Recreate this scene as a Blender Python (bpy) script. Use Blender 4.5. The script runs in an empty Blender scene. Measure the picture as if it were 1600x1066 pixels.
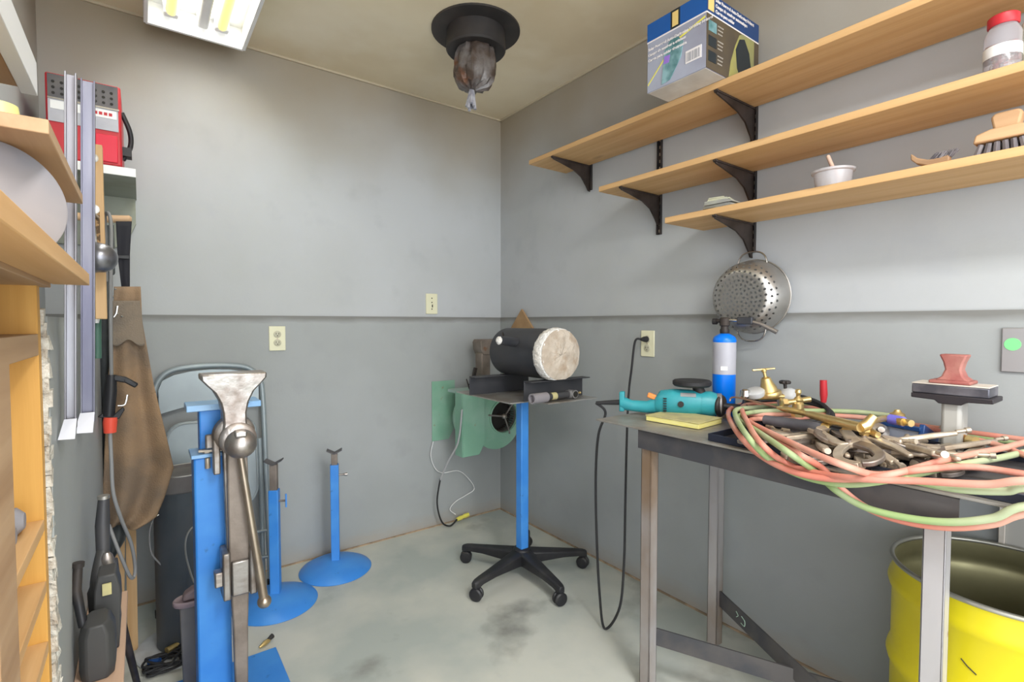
import bpy, bmesh, math, random
from mathutils import Vector, Matrix
random.seed(7)
sc = bpy.context.scene
COL = sc.collection
PI = math.pi

# ---------------------------------------------------------------- camera, world, lights, exposure
F = 787.0
CAM = Vector((-1.830, -2.601, 1.18))
YAW = math.radians(36.4); PITCH = math.atan(28/787.0)
cd = bpy.data.cameras.new('camera'); cam = bpy.data.objects.new('camera', cd); COL.objects.link(cam)
cd.sensor_width = 36.0; cd.lens = F/1600*36.0; cd.clip_start = 0.02
cam.location = CAM
cam.rotation_euler = (PI/2 - PITCH, 0, -YAW)
sc.camera = cam
sc.view_settings.view_transform = 'Standard'; sc.view_settings.look = 'None'
sc.view_settings.gamma = 1; sc.view_settings.use_curve_mapping = False
sc.view_settings.exposure = 0.85

w = bpy.data.worlds.new('world'); sc.world = w; w.use_nodes = True
w.node_tree.nodes['Background'].inputs[0].default_value = (0.93, 0.96, 1.0, 1)
w.node_tree.nodes['Background'].inputs[1].default_value = 1.6

def area(name, loc, rot, sx, sy, power, col):
    l = bpy.data.lights.new(name, 'AREA'); l.shape = 'RECTANGLE'; l.size = sx; l.size_y = sy
    l.energy = power; l.color = col
    o = bpy.data.objects.new(name, l); COL.objects.link(o); o.location = loc; o.rotation_euler = rot
    return o
# unseen fill lamps added behind the camera: one overhead, one facing the back wall
area('added_overhead_fill', (-1.3, -3.3, 2.38), (0, 0, 0), 0.3, 1.2, 27, (0.98, 0.99, 1.0))
area('added_rear_fill', (-1.6, -5.0, 1.5), (PI/2, 0, 0), 2.4, 2.0, 34, (0.93, 0.97, 1.0))
# the light in the visible ceiling fixture
area('fixture_light', (-1.62, -0.82, 2.405), (0, 0, 0), 0.24, 1.20, 7.5, (0.97, 0.98, 1.0))

# ---------------------------------------------------------------- where a sight line meets a real plane of the room
_fh = Vector((math.sin(YAW), math.cos(YAW), 0)); _R = Vector((math.cos(YAW), -math.sin(YAW), 0))
_fw = _fh*math.cos(PITCH) + Vector((0, 0, -math.sin(PITCH))); _U = _fh*math.sin(PITCH) + Vector((0, 0, math.cos(PITCH)))
def on(u, v, ax, val):
    d = _fw + _R*((u-800)/F) + _U*((533-v)/F)
    return CAM + d*((val-CAM[ax])/d[ax])
def X(u, v, x): return on(u, v, 0, x)
def Y(u, v, y): return on(u, v, 1, y)
def Z(u, v, z): return on(u, v, 2, z)

# ---------------------------------------------------------------- materials
def mat(name, c, rough=0.6, metal=0.0, c2=None, scale=6.0, amt=1.0, bump=0.0, bscale=40.0, spec=0.4,
        detail=5.0, lo=0.40, hi=0.62, c3=None, scale3=25.0, lo3=.55, hi3=.7, stretch=(1, 1, 1), emit=None, alpha=None, trans=0.0, rvar=0.0):
    m = bpy.data.materials.new(name); m.use_nodes = True
    nt = m.node_tree; N = nt.nodes; L = nt.links; b = N['Principled BSDF']
    b.inputs['Base Color'].default_value = (*c, 1); b.inputs['Roughness'].default_value = rough
    b.inputs['Metallic'].default_value = metal; b.inputs['Specular IOR Level'].default_value = spec
    if trans: b.inputs['Transmission Weight'].default_value = trans
    if alpha is not None: b.inputs['Alpha'].default_value = alpha
    tc = N.new('ShaderNodeTexCoord'); mp = N.new('ShaderNodeMapping'); mp.inputs['Scale'].default_value = stretch
    L.new(tc.outputs['Object'], mp.inputs[0])
    last = None
    def layer(base, col, sc_, lo_, hi_, am, seed):
        n = N.new('ShaderNodeTexNoise'); n.inputs['Scale'].default_value = sc_; n.inputs['Detail'].default_value = detail
        off = N.new('ShaderNodeVectorMath'); off.operation = 'ADD'; off.inputs[1].default_value = (seed, seed*.7, seed*1.3)
        L.new(mp.outputs[0], off.inputs[0]); L.new(off.outputs[0], n.inputs['Vector'])
        r = N.new('ShaderNodeMapRange'); r.inputs[1].default_value = lo_; r.inputs[2].default_value = hi_; r.inputs[4].default_value = am
        L.new(n.outputs['Fac'], r.inputs[0])
        mx = N.new('ShaderNodeMix'); mx.data_type = 'RGBA'
        L.new(r.outputs[0], mx.inputs[0])
        if base is None: mx.inputs[6].default_value = (*c, 1)
        else: L.new(base, mx.inputs[6])
        mx.inputs[7].default_value = (*col, 1)
        return mx.outputs[2], r.outputs[0]
    if c2: last, fac = layer(None, c2, scale, lo, hi, amt, 3.1)
    if c3: last, _ = layer(last, c3, scale3, lo3, hi3, 1.0, 11.7)
    if last: L.new(last, b.inputs['Base Color'])
    if c2 and rvar:
        r = N.new('ShaderNodeMapRange'); r.inputs[3].default_value = rough; r.inputs[4].default_value = rough+rvar
        L.new(fac, r.inputs[0]); L.new(r.outputs[0], b.inputs['Roughness'])
    if bump:
        n = N.new('ShaderNodeTexNoise'); n.inputs['Scale'].default_value = bscale; n.inputs['Detail'].default_value = 4
        L.new(mp.outputs[0], n.inputs['Vector'])
        bp = N.new('ShaderNodeBump'); bp.inputs['Strength'].default_value = bump; bp.inputs['Distance'].default_value = 0.01
        L.new(n.outputs['Fac'], bp.inputs['Height']); L.new(bp.outputs[0], b.inputs['Normal'])
    if emit:
        b.inputs['Emission Color'].default_value = (*emit[0], 1); b.inputs['Emission Strength'].default_value = emit[1]
    return m

def wood(name, c, c2, axis='Y', knot=(0.20, 0.09, 0.03), s=1.0):
    """grain streaks along one axis, a few dark knots"""
    st = {'X': (0.6, 12, 12), 'Y': (12, 0.6, 12), 'Z': (12, 12, 0.6)}[axis]
    m = mat(name, c, 0.6, c2=c2, scale=2.2*s, stretch=st, detail=6, lo=.35, hi=.68, bump=0.15, bscale=3)
    nt = m.node_tree; N = nt.nodes; L = nt.links; b = N['Principled BSDF']
    tc = N.new('ShaderNodeTexCoord'); mp = N.new('ShaderNodeMapping')
    mp.inputs['Scale'].default_value = tuple(5.5 if t > 1 else 2.6 for t in st)
    L.new(tc.outputs['Object'], mp.inputs[0])
    vo = N.new('ShaderNodeTexVoronoi'); vo.inputs['Scale'].default_value = 1.0*s; L.new(mp.outputs[0], vo.inputs['Vector'])
    r = N.new('ShaderNodeMapRange'); r.inputs[1].default_value = 0.05; r.inputs[2].default_value = 0.16; r.inputs[3].default_value = 0.85; r.inputs[4].default_value = 0
    L.new(vo.outputs['Distance'], r.inputs[0])
    mx = N.new('ShaderNodeMix'); mx.data_type = 'RGBA'; L.new(r.outputs[0], mx.inputs[0])
    src = b.inputs['Base Color'].links[0].from_socket
    L.new(src, mx.inputs[6]); mx.inputs[7].default_value = (*knot, 1); L.new(mx.outputs[2], b.inputs['Base Color'])
    return m

def wall_mat(name, base, base2, smoke, z0, z1, low=None):
    """painted board; soot from the forge has settled as a brown film, thickest high up and in the far corner"""
    m = mat(name, base, 0.62, c2=base2, scale=1.6, lo=.35, hi=.7, c3=tuple(x*.86 for x in base), scale3=7, lo3=.56, hi3=.85, bump=0.04, bscale=90, detail=7)
    nt = m.node_tree; N = nt.nodes; L = nt.links; b = N['Principled BSDF']
    src = b.inputs['Base Color'].links[0].from_socket
    tc = N.new('ShaderNodeTexCoord'); sp = N.new('ShaderNodeSeparateXYZ'); L.new(tc.outputs['Object'], sp.inputs[0])
    n = N.new('ShaderNodeTexNoise'); n.inputs['Scale'].default_value = 1.7; n.inputs['Detail'].default_value = 3; L.new(tc.outputs['Object'], n.inputs['Vector'])
    ma = N.new('ShaderNodeMath'); ma.operation = 'MULTIPLY_ADD'; ma.inputs[1].default_value = 0.55; L.new(n.outputs['Fac'], ma.inputs[0]); L.new(sp.outputs['Z'], ma.inputs[2])
    r = N.new('ShaderNodeMapRange'); r.inputs[1].default_value = z0; r.inputs[2].default_value = z1; r.interpolation_type = 'SMOOTHSTEP'
    L.new(ma.outputs[0], r.inputs[0])
    mx = N.new('ShaderNodeMix'); mx.data_type = 'RGBA'; L.new(r.outputs[0], mx.inputs[0]); L.new(src, mx.inputs[6]); mx.inputs[7].default_value = (*smoke, 1)
    out = mx.outputs[2]
    if low:
        # dark grime on the top lip of the lower boards, dirt line near the floor
        for (a, bb, colr, amt, ns) in low:
            r2 = N.new('ShaderNodeMapRange'); r2.inputs[1].default_value = a; r2.inputs[2].default_value = bb; r2.inputs[4].default_value = amt
            n2 = N.new('ShaderNodeTexNoise'); n2.inputs['Scale'].default_value = ns; n2.inputs['Detail'].default_value = 6
            mp2 = N.new('ShaderNodeMapping'); mp2.inputs['Scale'].default_value = (1, 1, 3); L.new(tc.outputs['Object'], mp2.inputs[0]); L.new(mp2.outputs[0], n2.inputs['Vector'])
            ad = N.new('ShaderNodeMath'); ad.operation = 'MULTIPLY_ADD'; ad.inputs[1].default_value = abs(bb-a)*1.1
            L.new(n2.outputs['Fac'], ad.inputs[0])
            sb = N.new('ShaderNodeMath'); sb.operation = 'SUBTRACT'; sb.inputs[1].default_value = abs(bb-a)*.55
            L.new(sp.outputs['Z'], sb.inputs[0]); L.new(sb.outputs[0], ad.inputs[2]); L.new(ad.outputs[0], r2.inputs[0])
            m3 = N.new('ShaderNodeMix'); m3.data_type = 'RGBA'; L.new(r2.outputs[0], m3.inputs[0]); L.new(out, m3.inputs[6]); m3.inputs[7].default_value = (*colr, 1)
            out = m3.outputs[2]
    L.new(out, b.inputs['Base Color'])
    return m

m_upper = wall_mat('upper_wall_paint', (0.475, 0.495, 0.515), (0.42, 0.435, 0.435), (0.33, 0.275, 0.195), 2.05, 2.85)
m_lower = wall_mat('lower_wall_paint', (0.36, 0.377, 0.382), (0.31, 0.327, 0.322), (0.3, 0.3, 0.28), 5, 6,
                   low=[(1.178, 1.206, (0.15, 0.145, 0.13), .75, 7), (0.09, 0.0, (0.36, 0.30, 0.23), .5, 12)])
m_ceil = mat('ceiling_paint', (0.80, 0.70, 0.51), .7, c2=(0.66, 0.55, 0.37), scale=1.3, lo=.38, hi=.68, c3=(0.84, 0.77, 0.62), scale3=2.2, lo3=.5, hi3=.8)
m_floor = mat('concrete_floor', (0.55, 0.555, 0.50), .42, c2=(0.40, 0.435, 0.41), scale=2.0, lo=.42, hi=.60, c3=(0.20, 0.20, 0.18), scale3=2.7, lo3=.57, hi3=.72, bump=.08, bscale=25, detail=9, rvar=.2)
m_tan = mat('dusty_joint', (0.42, 0.31, 0.21), .9, c2=(0.25, 0.19, 0.13), scale=20)
m_pine = wood('pine_board', (0.66, 0.42, 0.20), (0.54, 0.31, 0.125))
m_pine_v = wood('pine_upright', (0.60, 0.40, 0.21), (0.47, 0.28, 0.12), 'Z')
m_ply = wood('orange_plywood', (0.62, 0.34, 0.08), (0.50, 0.25, 0.05), 'Z')
m_rackw = wood('rack_wood', (0.50, 0.33, 0.19), (0.38, 0.23, 0.12), 'Y')
m_blk = mat('black_metal', (0.022, 0.022, 0.025), .45, .3, c2=(.05, .04, .035), scale=12, rvar=.2)
m_brown_metal = mat('dark_bracket_steel', (0.03, 0.022, 0.018), .5, .3, c2=(.06, .045, .04), scale=15)
m_plastic = mat('black_plastic', (0.018, 0.018, 0.021), .45, c2=(.05, .048, .045), scale=9, amt=.8, lo=.5, hi=.75)
m_rubber = mat('black_rubber', (0.02, 0.02, 0.022), .6)
m_blue = mat('blue_paint', (0.042, 0.225, 0.66), .32, c2=(0.06, 0.27, 0.70), scale=8, c3=(0.03, 0.12, 0.33), scale3=30, lo3=.68, hi3=.8, rvar=.12)
m_bluelt = mat('pale_blue_paint', (0.30, 0.50, 0.75), .4, c2=(.22, .42, .7), scale=10, c3=(.08, .12, .2), scale3=45, lo3=.66, hi3=.74)
m_steel = mat('raw_steel', (0.36, 0.34, 0.325), .38, .85, c2=(0.22, 0.18, 0.15), scale=14, rvar=.2, bump=.1, bscale=60)
m_worn = mat('worn_bright_steel', (0.50, 0.47, 0.45), .30, .95, c2=(0.33, 0.28, 0.25), scale=16, rvar=.2, bump=.25, bscale=28)
m_chrome = mat('bright_steel', (0.72, 0.71, 0.70), .18, 1, c2=(.55, .53, .5), scale=10)
m_alu = mat('brushed_aluminium', (0.50, 0.49, 0.47), .36, .9, c2=(.40, .38, .35), scale=7, rvar=.1)
m_galv = mat('galvanised_track', (0.33, 0.33, 0.36), .4, .8, c2=(.22, .21, .23), scale=20, stretch=(1, 1, .15))
m_rust = mat('rusty_steel', (0.20, 0.165, 0.14), .6, .45, c2=(0.30, 0.255, 0.22), scale=9, c3=(0.26, 0.14, 0.08), scale3=20, lo3=.66, hi3=.76, bump=.2)
m_plate = mat('steel_plate_top', (0.40, 0.385, 0.36), .42, .6, c2=(0.28, 0.25, 0.21), scale=7, rvar=.2)
m_dsteel = mat('dark_mill_steel', (0.085, 0.085, 0.095), .48, .5, c2=(0.13, 0.12, 0.12), scale=10)
m_gunm = mat('black_furnace_paint', (0.042, 0.044, 0.052), .42, .3, c2=(.065, .065, .07), scale=6, rvar=.15)
m_wool = mat('white_ceramic_fibre', (0.80, 0.79, 0.77), .95, c2=(.66, .62, .57), scale=30, bump=1, bscale=90)
m_fire = mat('castable_plug', (0.42, 0.35, 0.28), .95, c2=(0.55, 0.48, 0.40), scale=16, c3=(.40, .31, .23), scale3=22, lo3=.52, hi3=.7, bump=.9, bscale=40)
m_green = mat('green_blower_paint', (0.20, 0.39, 0.28), .42, c2=(0.26, 0.44, 0.34), scale=6, c3=(.25, .19, .11), scale3=14, lo3=.68, hi3=.76, rvar=.15)
m_teal = mat('teal_plastic', (0.035, 0.31, 0.36), .38, c2=(.025, .24, .29), scale=8, lo=.5, hi=.8)
m_orange = mat('orange_plastic', (0.85, 0.28, 0.07), .5)
m_yellow = mat('yellow_paper', (0.80, 0.73, 0.22), .8, c2=(.86, .8, .36), scale=25, stretch=(1, 1, 20))
m_ypad = mat('yellow_grey_pad', (0.52, 0.47, 0.22), .8, c2=(.40, .36, .2), scale=18)
m_drum = mat('yellow_drum_paint', (0.68, 0.58, 0.012), .35, c2=(0.62, 0.52, 0.01), scale=4, c3=(.45, .38, .06), scale3=40, lo3=.72, hi3=.8)
m_drumin = mat('olive_drum_lining', (0.28, 0.26, 0.14), .35, .55, c2=(0.20, 0.18, 0.09), scale=5, rvar=.15)
m_brass = mat('brass', (0.74, 0.57, 0.27), .30, .9, c2=(.60, .44, .18), scale=16, rvar=.15)
m_redhose = mat('red_rubber_hose', (0.62, 0.21, 0.15), .55, c2=(0.64, 0.34, 0.26), scale=7)
m_grnhose = mat('green_rubber_hose', (0.30, 0.41, 0.17), .6, c2=(0.43, 0.48, 0.30), scale=7)
m_cream = mat('cream_plastic', (0.72, 0.70, 0.50), .45)
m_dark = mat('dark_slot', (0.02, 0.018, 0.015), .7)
m_white = mat('white_paint', (0.80, 0.80, 0.80), .4)
m_whitebase = mat('white_enamel_disc', (0.52, 0.54, 0.56), .45, c2=(.42, .42, .42), scale=14)
m_chair = mat('grey_chair_enamel', (0.29, 0.34, 0.36), .38, .2, c2=(.25, .29, .31), scale=4)
m_can = mat('slate_can_paint', (0.075, 0.09, 0.105), .5, .2, c2=(.10, .11, .125), scale=6, c3=(.17, .14, .13), scale3=30, lo3=.68, hi3=.8)
m_cancap = mat('dark_grey_cap', (0.17, 0.16, 0.155), .55, c2=(.12, .11, .11), scale=8)
m_leather = mat('brown_split_leather', (0.30, 0.20, 0.12), .9, c2=(0.20, 0.145, 0.10), scale=6, c3=(0.40, 0.25, 0.13), scale3=4, lo3=.5, hi3=.8, bump=.3, bscale=200)
m_leather2 = mat('stained_leather', (0.22, 0.175, 0.13), .9, c2=(.14, .12, .10), scale=10, bump=.3, bscale=200)
m_strap = mat('black_webbing', (0.018, 0.018, 0.024), .8)
m_red = mat('red_enamel', (0.50, 0.025, 0.035), .4)
m_redplastic = mat('red_orange_plastic', (0.80, 0.09, 0.05), .45)
m_redcast = mat('red_cast_iron', (0.30, 0.085, 0.075), .6, c2=(0.38, 0.16, 0.13), scale=14, bump=.2)
m_cable = mat('grey_cable_jacket', (0.20, 0.20, 0.20), .6)
m_pvc = mat('clear_plastic', (0.86, 0.85, 0.88), .25, trans=.65, c2=(.8, .8, .82), scale=5)
m_jar = mat('clear_jar_plastic', (0.80, 0.78, 0.84), .12, trans=.75)
m_bristle = mat('grey_bristles', (0.11, 0.10, 0.11), .9, c2=(.25, .23, .24), scale=60, stretch=(1, 1, .1))
m_mauve = mat('mauve_plastic', (0.26, 0.19, 0.21), .5, c2=(.32, .25, .26), scale=12)
m_propgrey = mat('silver_label', (0.48, 0.48, 0.52), .35, c2=(.40, .40, .45), scale=10)
m_propblue = mat('bright_blue_enamel', (0.0, 0.17, 0.78), .3)
m_navy = mat('navy_blue_paint', (0.012, 0.05, 0.17), .35)
m_nickel = mat('dull_nickel_plating', (0.60, 0.52, 0.42), .38, .65, c2=(.42, .34, .26), scale=22, rvar=.2)
m_glow = mat('lit_fluorescent_tube', (.5, .45, .2), .5, emit=((1.0, 0.90, 0.30), 0.55))
m_reflector = mat('white_reflector', (0.86, 0.86, 0.84), .45)
m_ventblk = mat('dark_flue_paint', (0.035, 0.032, 0.032), .55, .2, c2=(.06, .05, .045), scale=6)
m_bag = mat('sooty_plastic_wrap', (0.07, 0.05, 0.04), .3, c2=(0.17, 0.155, 0.15), scale=14, c3=(.13, .045, .015), scale3=9, lo3=.58, hi3=.7, bump=.8, bscale=30)
m_card = mat('brown_cardboard', (0.42, 0.27, 0.14), .9, c2=(.36, .22, .11), scale=14)
m_carton = mat('white_carton_base', (0.66, 0.62, 0.56), .85, c2=(.56, .51, .45), scale=10)
m_ctop = mat('carton_blue', (0.008, 0.09, 0.34), .45)
m_cfront = mat('carton_slate_print', (0.27, 0.27, 0.34), .5, c2=(.36, .38, .47), scale=3)
m_cside = mat('carton_brown_print', (0.10, 0.075, 0.045), .5, c2=(.07, .055, .04), scale=8)
m_cyel = mat('carton_olive_print', (0.34, 0.32, 0.10), .5, c2=(.26, .26, .12), scale=12)
m_cteal = mat('printed_teal', (0.06, 0.17, 0.18), .4, c2=(.25, .42, .46), scale=16)
m_cdark = mat('printed_dark', (0.015, 0.022, 0.028), .4)
m_purple = mat('printed_purple', (0.30, 0.17, 0.60), .4)
m_yline = mat('printed_yellow', (0.75, 0.68, 0.12), .5)
m_ink = mat('printed_pale_ink', (0.78, 0.74, 0.74), .5)
m_gink = mat('printed_grey_ink', (0.35, 0.35, 0.38), .5)
m_orangestick = mat('printed_orange_yellow', (0.75, 0.55, 0.2), .5)
m_cloth = mat('pale_yellow_folded_cloth', (0.52, 0.50, 0.33), .9, c2=(.42, .42, .32), scale=12)
m_cloth2 = mat('grey_green_folded_cloth', (0.36, 0.36, 0.30), .9, c2=(.28, .28, .26), scale=12)
m_shelfgrey = mat('olive_grey_shelf_paint', (0.34, 0.36, 0.30), .6, c2=(.28, .29, .22), scale=7)
m_foam = mat('crumbled_white_plaster', (0.62, 0.60, 0.54), .95, c2=(.42, .38, .32), scale=50, bump=1, bscale=80)
m_moss = mat('yellow_green_core', (0.30, 0.25, 0.05), .95, c2=(.18, .14, .04), scale=30, bump=.8)
m_disc = mat('pale_grey_disc', (0.22, 0.22, 0.245), .5, c2=(.32, .29, .29), scale=7, detail=3)
m_green_d = mat('dark_green_paint', (0.05, 0.12, 0.09), .5)
m_sheath = mat('black_sheath', (0.03, 0.03, 0.034), .5, c2=(.05, .05, .05), scale=6)
m_violet = mat('violet_blue_tape', (0.16, 0.15, 0.62), .4)
m_plateslv = mat('silver_wall_plate', (0.42, 0.42, 0.43), .35, .6)
m_lime = mat('bright_green_sticker', (0.20, 0.75, 0.25), .5)
m_cabinet = mat('grey_beige_cabinet', (0.42, 0.41, 0.38), .5)

# ---------------------------------------------------------------- mesh builder
class M:
    def __init__(s): s.b = bmesh.new()
    def _add(s, vs, fs):
        v = [s.b.verts.new(p) for p in vs]
        for f in fs:
            try: s.b.faces.new([v[i] for i in f])
            except ValueError: pass
        return s
    def hexa(s, p):   # 8 corners: bottom 4 ccw, top 4 ccw
        return s._add([Vector(q) for q in p], [(3, 2, 1, 0), (4, 5, 6, 7), (0, 1, 5, 4), (1, 2, 6, 5), (2, 3, 7, 6), (3, 0, 4, 7)])
    def box(s, c, d, rot=None, piv=None):
        c = Vector(c); R = rot if rot is not None else Matrix.Identity(3)
        pts = []
        for z in (-1, 1):
            for x, y in ((-1, -1), (1, -1), (1, 1), (-1, 1)):
                pts.append(c + R @ Vector((x*d[0]/2, y*d[1]/2, z*d[2]/2)))
        return s.hexa(pts)
    def span(s, a, b):
        a = Vector(a); b = Vector(b); lo = [min(a[i], b[i]) for i in range(3)]; hi = [max(a[i], b[i]) for i in range(3)]
        return s.box([(lo[i]+hi[i])/2 for i in range(3)], [hi[i]-lo[i] for i in range(3)])
    def bar(s, a, b, w, h, up=(0, 0, 1)):   # rectangular bar from a to b
        a = Vector(a); b = Vector(b); d = (b-a); L = d.length; d.normalize(); u = Vector(up)
        if abs(d.dot(u)) > .98: u = Vector((0, 1, 0))
        x = d.cross(u).normalized(); z = x.cross(d).normalized()
        R = Matrix((x, d, z)).transposed()
        return s.box((a+b)/2, (w, L, h), R)
    def loft(s, rings, cap=True, closed=False):
        n = len(rings[0]); vs = [p for r in rings for p in r]; fs = []
        K = len(rings)
        for k in range(K if closed else K-1):
            k2 = (k+1) % K
            for i in range(n):
                j = (i+1) % n
                fs.append((k*n+i, k*n+j, k2*n+j, k2*n+i))
        if cap and not closed:
            fs.append(tuple(range(n-1, -1, -1))); fs.append(tuple((K-1)*n+i for i in range(n)))
        return s._add(vs, fs)
    def tube(s, pts, r, n=10, closed=False, cap=True):
        pts = [Vector(p) for p in pts]; K = len(pts); rr = r if isinstance(r, (list, tuple)) else [r]*K
        T = []
        for i in range(K):
            a = pts[(i-1) % K] if (closed or i > 0) else pts[i]; b = pts[(i+1) % K] if (closed or i < K-1) else pts[i]
            T.append((b-a).normalized())
        ref = Vector((0, 0, 1)) if abs(T[0].z) < .9 else Vector((1, 0, 0))
        nrm = (ref - T[0]*ref.dot(T[0])).normalized(); rings = []
        for i in range(K):
            nrm = (nrm - T[i]*nrm.dot(T[i])).normalized(); bn = T[i].cross(nrm)
            rings.append([pts[i] + (nrm*math.cos(2*PI*k/n) + bn*math.sin(2*PI*k/n))*rr[i] for k in range(n)])
        return s.loft(rings, cap, closed)
    def cyl(s, a, b, r, r2=None, n=24): return s.tube([a, b], [r, r if r2 is None else r2], n)
    def lathe(s, prof, o=(0, 0, 0), ax=(0, 0, 1), n=40, sx=1.0, a0=0, cap=True):   # prof: (radius, height)
        o = Vector(o); ax = Vector(ax).normalized(); ref = Vector((1, 0, 0)) if abs(ax.x) < .9 else Vector((0, 0, 1))
        x = (ref - ax*ref.dot(ax)).normalized(); y = ax.cross(x)
        rings = [[o + ax*h + (x*math.cos(2*PI*k/n+a0)*sx + y*math.sin(2*PI*k/n+a0))*max(r, 1e-4) for k in range(n)] for r, h in prof]
        return s.loft(rings, cap)
    def prism(s, poly, a, b):    # poly: list of 3D pts; extruded from offset a to offset b (vectors)
        a = Vector(a); b = Vector(b)
        return s.loft([[Vector(p)+a for p in poly], [Vector(p)+b for p in poly]])
    def ball(s, c, r, n=20, sc_=(1, 1, 1)):
        c = Vector(c); rings = []
        for i in range(1, n//2):
            t = PI*i/(n//2); rings.append([c+Vector((math.sin(t)*math.cos(2*PI*k/n)*r*sc_[0], math.sin(t)*math.sin(2*PI*k/n)*r*sc_[1], -math.cos(t)*r*sc_[2])) for k in range(n)])
        return s.loft(rings)
    def torus(s, c, R, r, ax=(0, 0, 1), n=40, m=10):
        c = Vector(c); ax = Vector(ax).normalized(); ref = Vector((1, 0, 0)) if abs(ax.x) < .9 else Vector((0, 0, 1))
        x = (ref-ax*ref.dot(ax)).normalized(); y = ax.cross(x)
        return s.tube([c+(x*math.cos(2*PI*k/n)+y*math.sin(2*PI*k/n))*R for k in range(n)], r, m, closed=True)
    def build(s, name, m, parent=None, bevel=0.0, smooth=True, kind=None, label=None, sub=0, jitter=0.0, seg=2):
        if jitter:
            for v in s.b.verts: v.co += Vector((random.uniform(-1, 1), random.uniform(-1, 1), random.uniform(-1, 1)))*jitter
        bmesh.ops.recalc_face_normals(s.b, faces=s.b.faces[:])
        me = bpy.data.meshes.new(name); o = bpy.data.objects.new(name, me); COL.objects.link(o)
        root = parent
        off = Vector((0, 0, 0))
        if parent is not None:
            while root.parent: root = root.parent
            off = root.location.copy()
            o.parent = parent
        else:
            xs = [v.co for v in s.b.verts]
            off = Vector(((min(v.x for v in xs)+max(v.x for v in xs))/2, (min(v.y for v in xs)+max(v.y for v in xs))/2, min(v.z for v in xs)))
            o.location = off
        if off.length > 0: bmesh.ops.translate(s.b, vec=-off, verts=s.b.verts[:])
        s.b.to_mesh(me); s.b.free()
        me.materials.append(m)
        if smooth:
            for p in me.polygons: p.use_smooth = True
            me.set_sharp_from_angle(angle=math.radians(38))
        if bevel:
            bv = o.modifiers.new('bevel', 'BEVEL'); bv.width = bevel; bv.segments = seg; bv.limit_method = 'ANGLE'; bv.angle_limit = math.radians(40)
        if sub:
            sb = o.modifiers.new('sub', 'SUBSURF'); sb.levels = sub; sb.render_levels = sub
        if kind: o['kind'] = kind
        if label: o['label'] = label
        return o

def thing(name, label, cat, loc=(0, 0, 0), group=None):
    o = bpy.data.objects.new(name, None); COL.objects.link(o); o.location = loc; o.empty_display_size = .05
    o['label'] = label; o['category'] = cat
    if group: o['group'] = group
    bpy.context.view_layer.update()
    return o
def tag(o, label, cat, group=None):
    o['label'] = label; o['category'] = cat
    if group: o['group'] = group
    return o
def dup(root, loc, rot=(0, 0, 0), scale=1.0, label=None):
    r = root.copy(); COL.objects.link(r); r.location = loc; r.rotation_euler = rot; r.scale = (scale,)*3
    if label: r['label'] = label
    for ch in list(root.children):
        c = ch.copy(); COL.objects.link(c); c.parent = r
        for g in list(ch.children):
            d = g.copy(); COL.objects.link(d); d.parent = c
    return r
def smoothpath(P, k=8, closed=False):
    P = [Vector(p) for p in P]; n = len(P); out = []
    for i in range(n if closed else n-1):
        p0 = P[(i-1) % n] if (closed or i > 0) else P[i]; p1 = P[i]; p2 = P[(i+1) % n]; p3 = P[(i+2) % n] if (closed or i+2 < n) else p2
        for j in range(k):
            t = j/k
            out.append(.5*((2*p1)+(p2-p0)*t+(2*p0-5*p1+4*p2-p3)*t*t+(3*p1-p0-3*p2+p3)*t**3))
    if not closed: out.append(P[-1])
    return out
def text(s, size, origin, xdir, ydir, m, parent, name='lettering', align='LEFT', bold=0.0):
    cu = bpy.data.curves.new(name, 'FONT'); cu.body = s; cu.size = size; cu.extrude = 0.0004; cu.align_x = align; cu.offset = bold
    tmp = bpy.data.objects.new(name+'_curve', cu); COL.objects.link(tmp)
    bpy.context.view_layer.update()
    me = bpy.data.meshes.new_from_object(tmp.evaluated_get(bpy.context.evaluated_depsgraph_get()))
    bpy.data.objects.remove(tmp); me.materials.clear(); me.materials.append(m)
    o = bpy.data.objects.new(name, me); COL.objects.link(o)
    x = Vector(xdir).normalized(); y = Vector(ydir).normalized(); z = x.cross(y)
    root = parent
    while root.parent: root = root.parent
    o.parent = parent
    mw = Matrix((x, y, z)).transposed().to_4x4(); mw.translation = Vector(origin)-root.location
    o.matrix_local = mw
    return o

# ================================================================ THE ROOM
XL = -2.12
M().span((XL-.1, .1, -.05), (.1, -5.2, 0)).build('floor', m_floor, kind='structure', smooth=False)
M().span((XL-.1, .1, 2.44), (.1, -5.2, 2.54)).build('ceiling', m_ceil, kind='structure', smooth=False)
M().span((XL-.1, 0, 0), (.1, .1, 2.44)).build('wall_back', m_upper, kind='structure', smooth=False)
M().span((0, 0, 0), (.1, -5.2, 2.44)).build('wall_right', m_upper, kind='structure', smooth=False)
M().span((XL-.1, 0, 0), (XL, -2.32, 2.44)).build('wall_left', m_upper, kind='structure', smooth=False)
# lower boards stand a little proud of the upper ones
M().span((XL, 0, 0), (0, -.012, 1.215)).build('wall_back_lower', m_lower, kind='structure', smooth=False)
M().span((0, -.012, 0), (-.012, -5.2, 1.215)).build('wall_right_lower', m_lower, kind='structure', smooth=False)
M().span((-1.965, -.35, 0), (-1.94, -1.60, 1.19)).build('wall_left_lower', m_lower, kind='structure', smooth=False)
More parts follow.
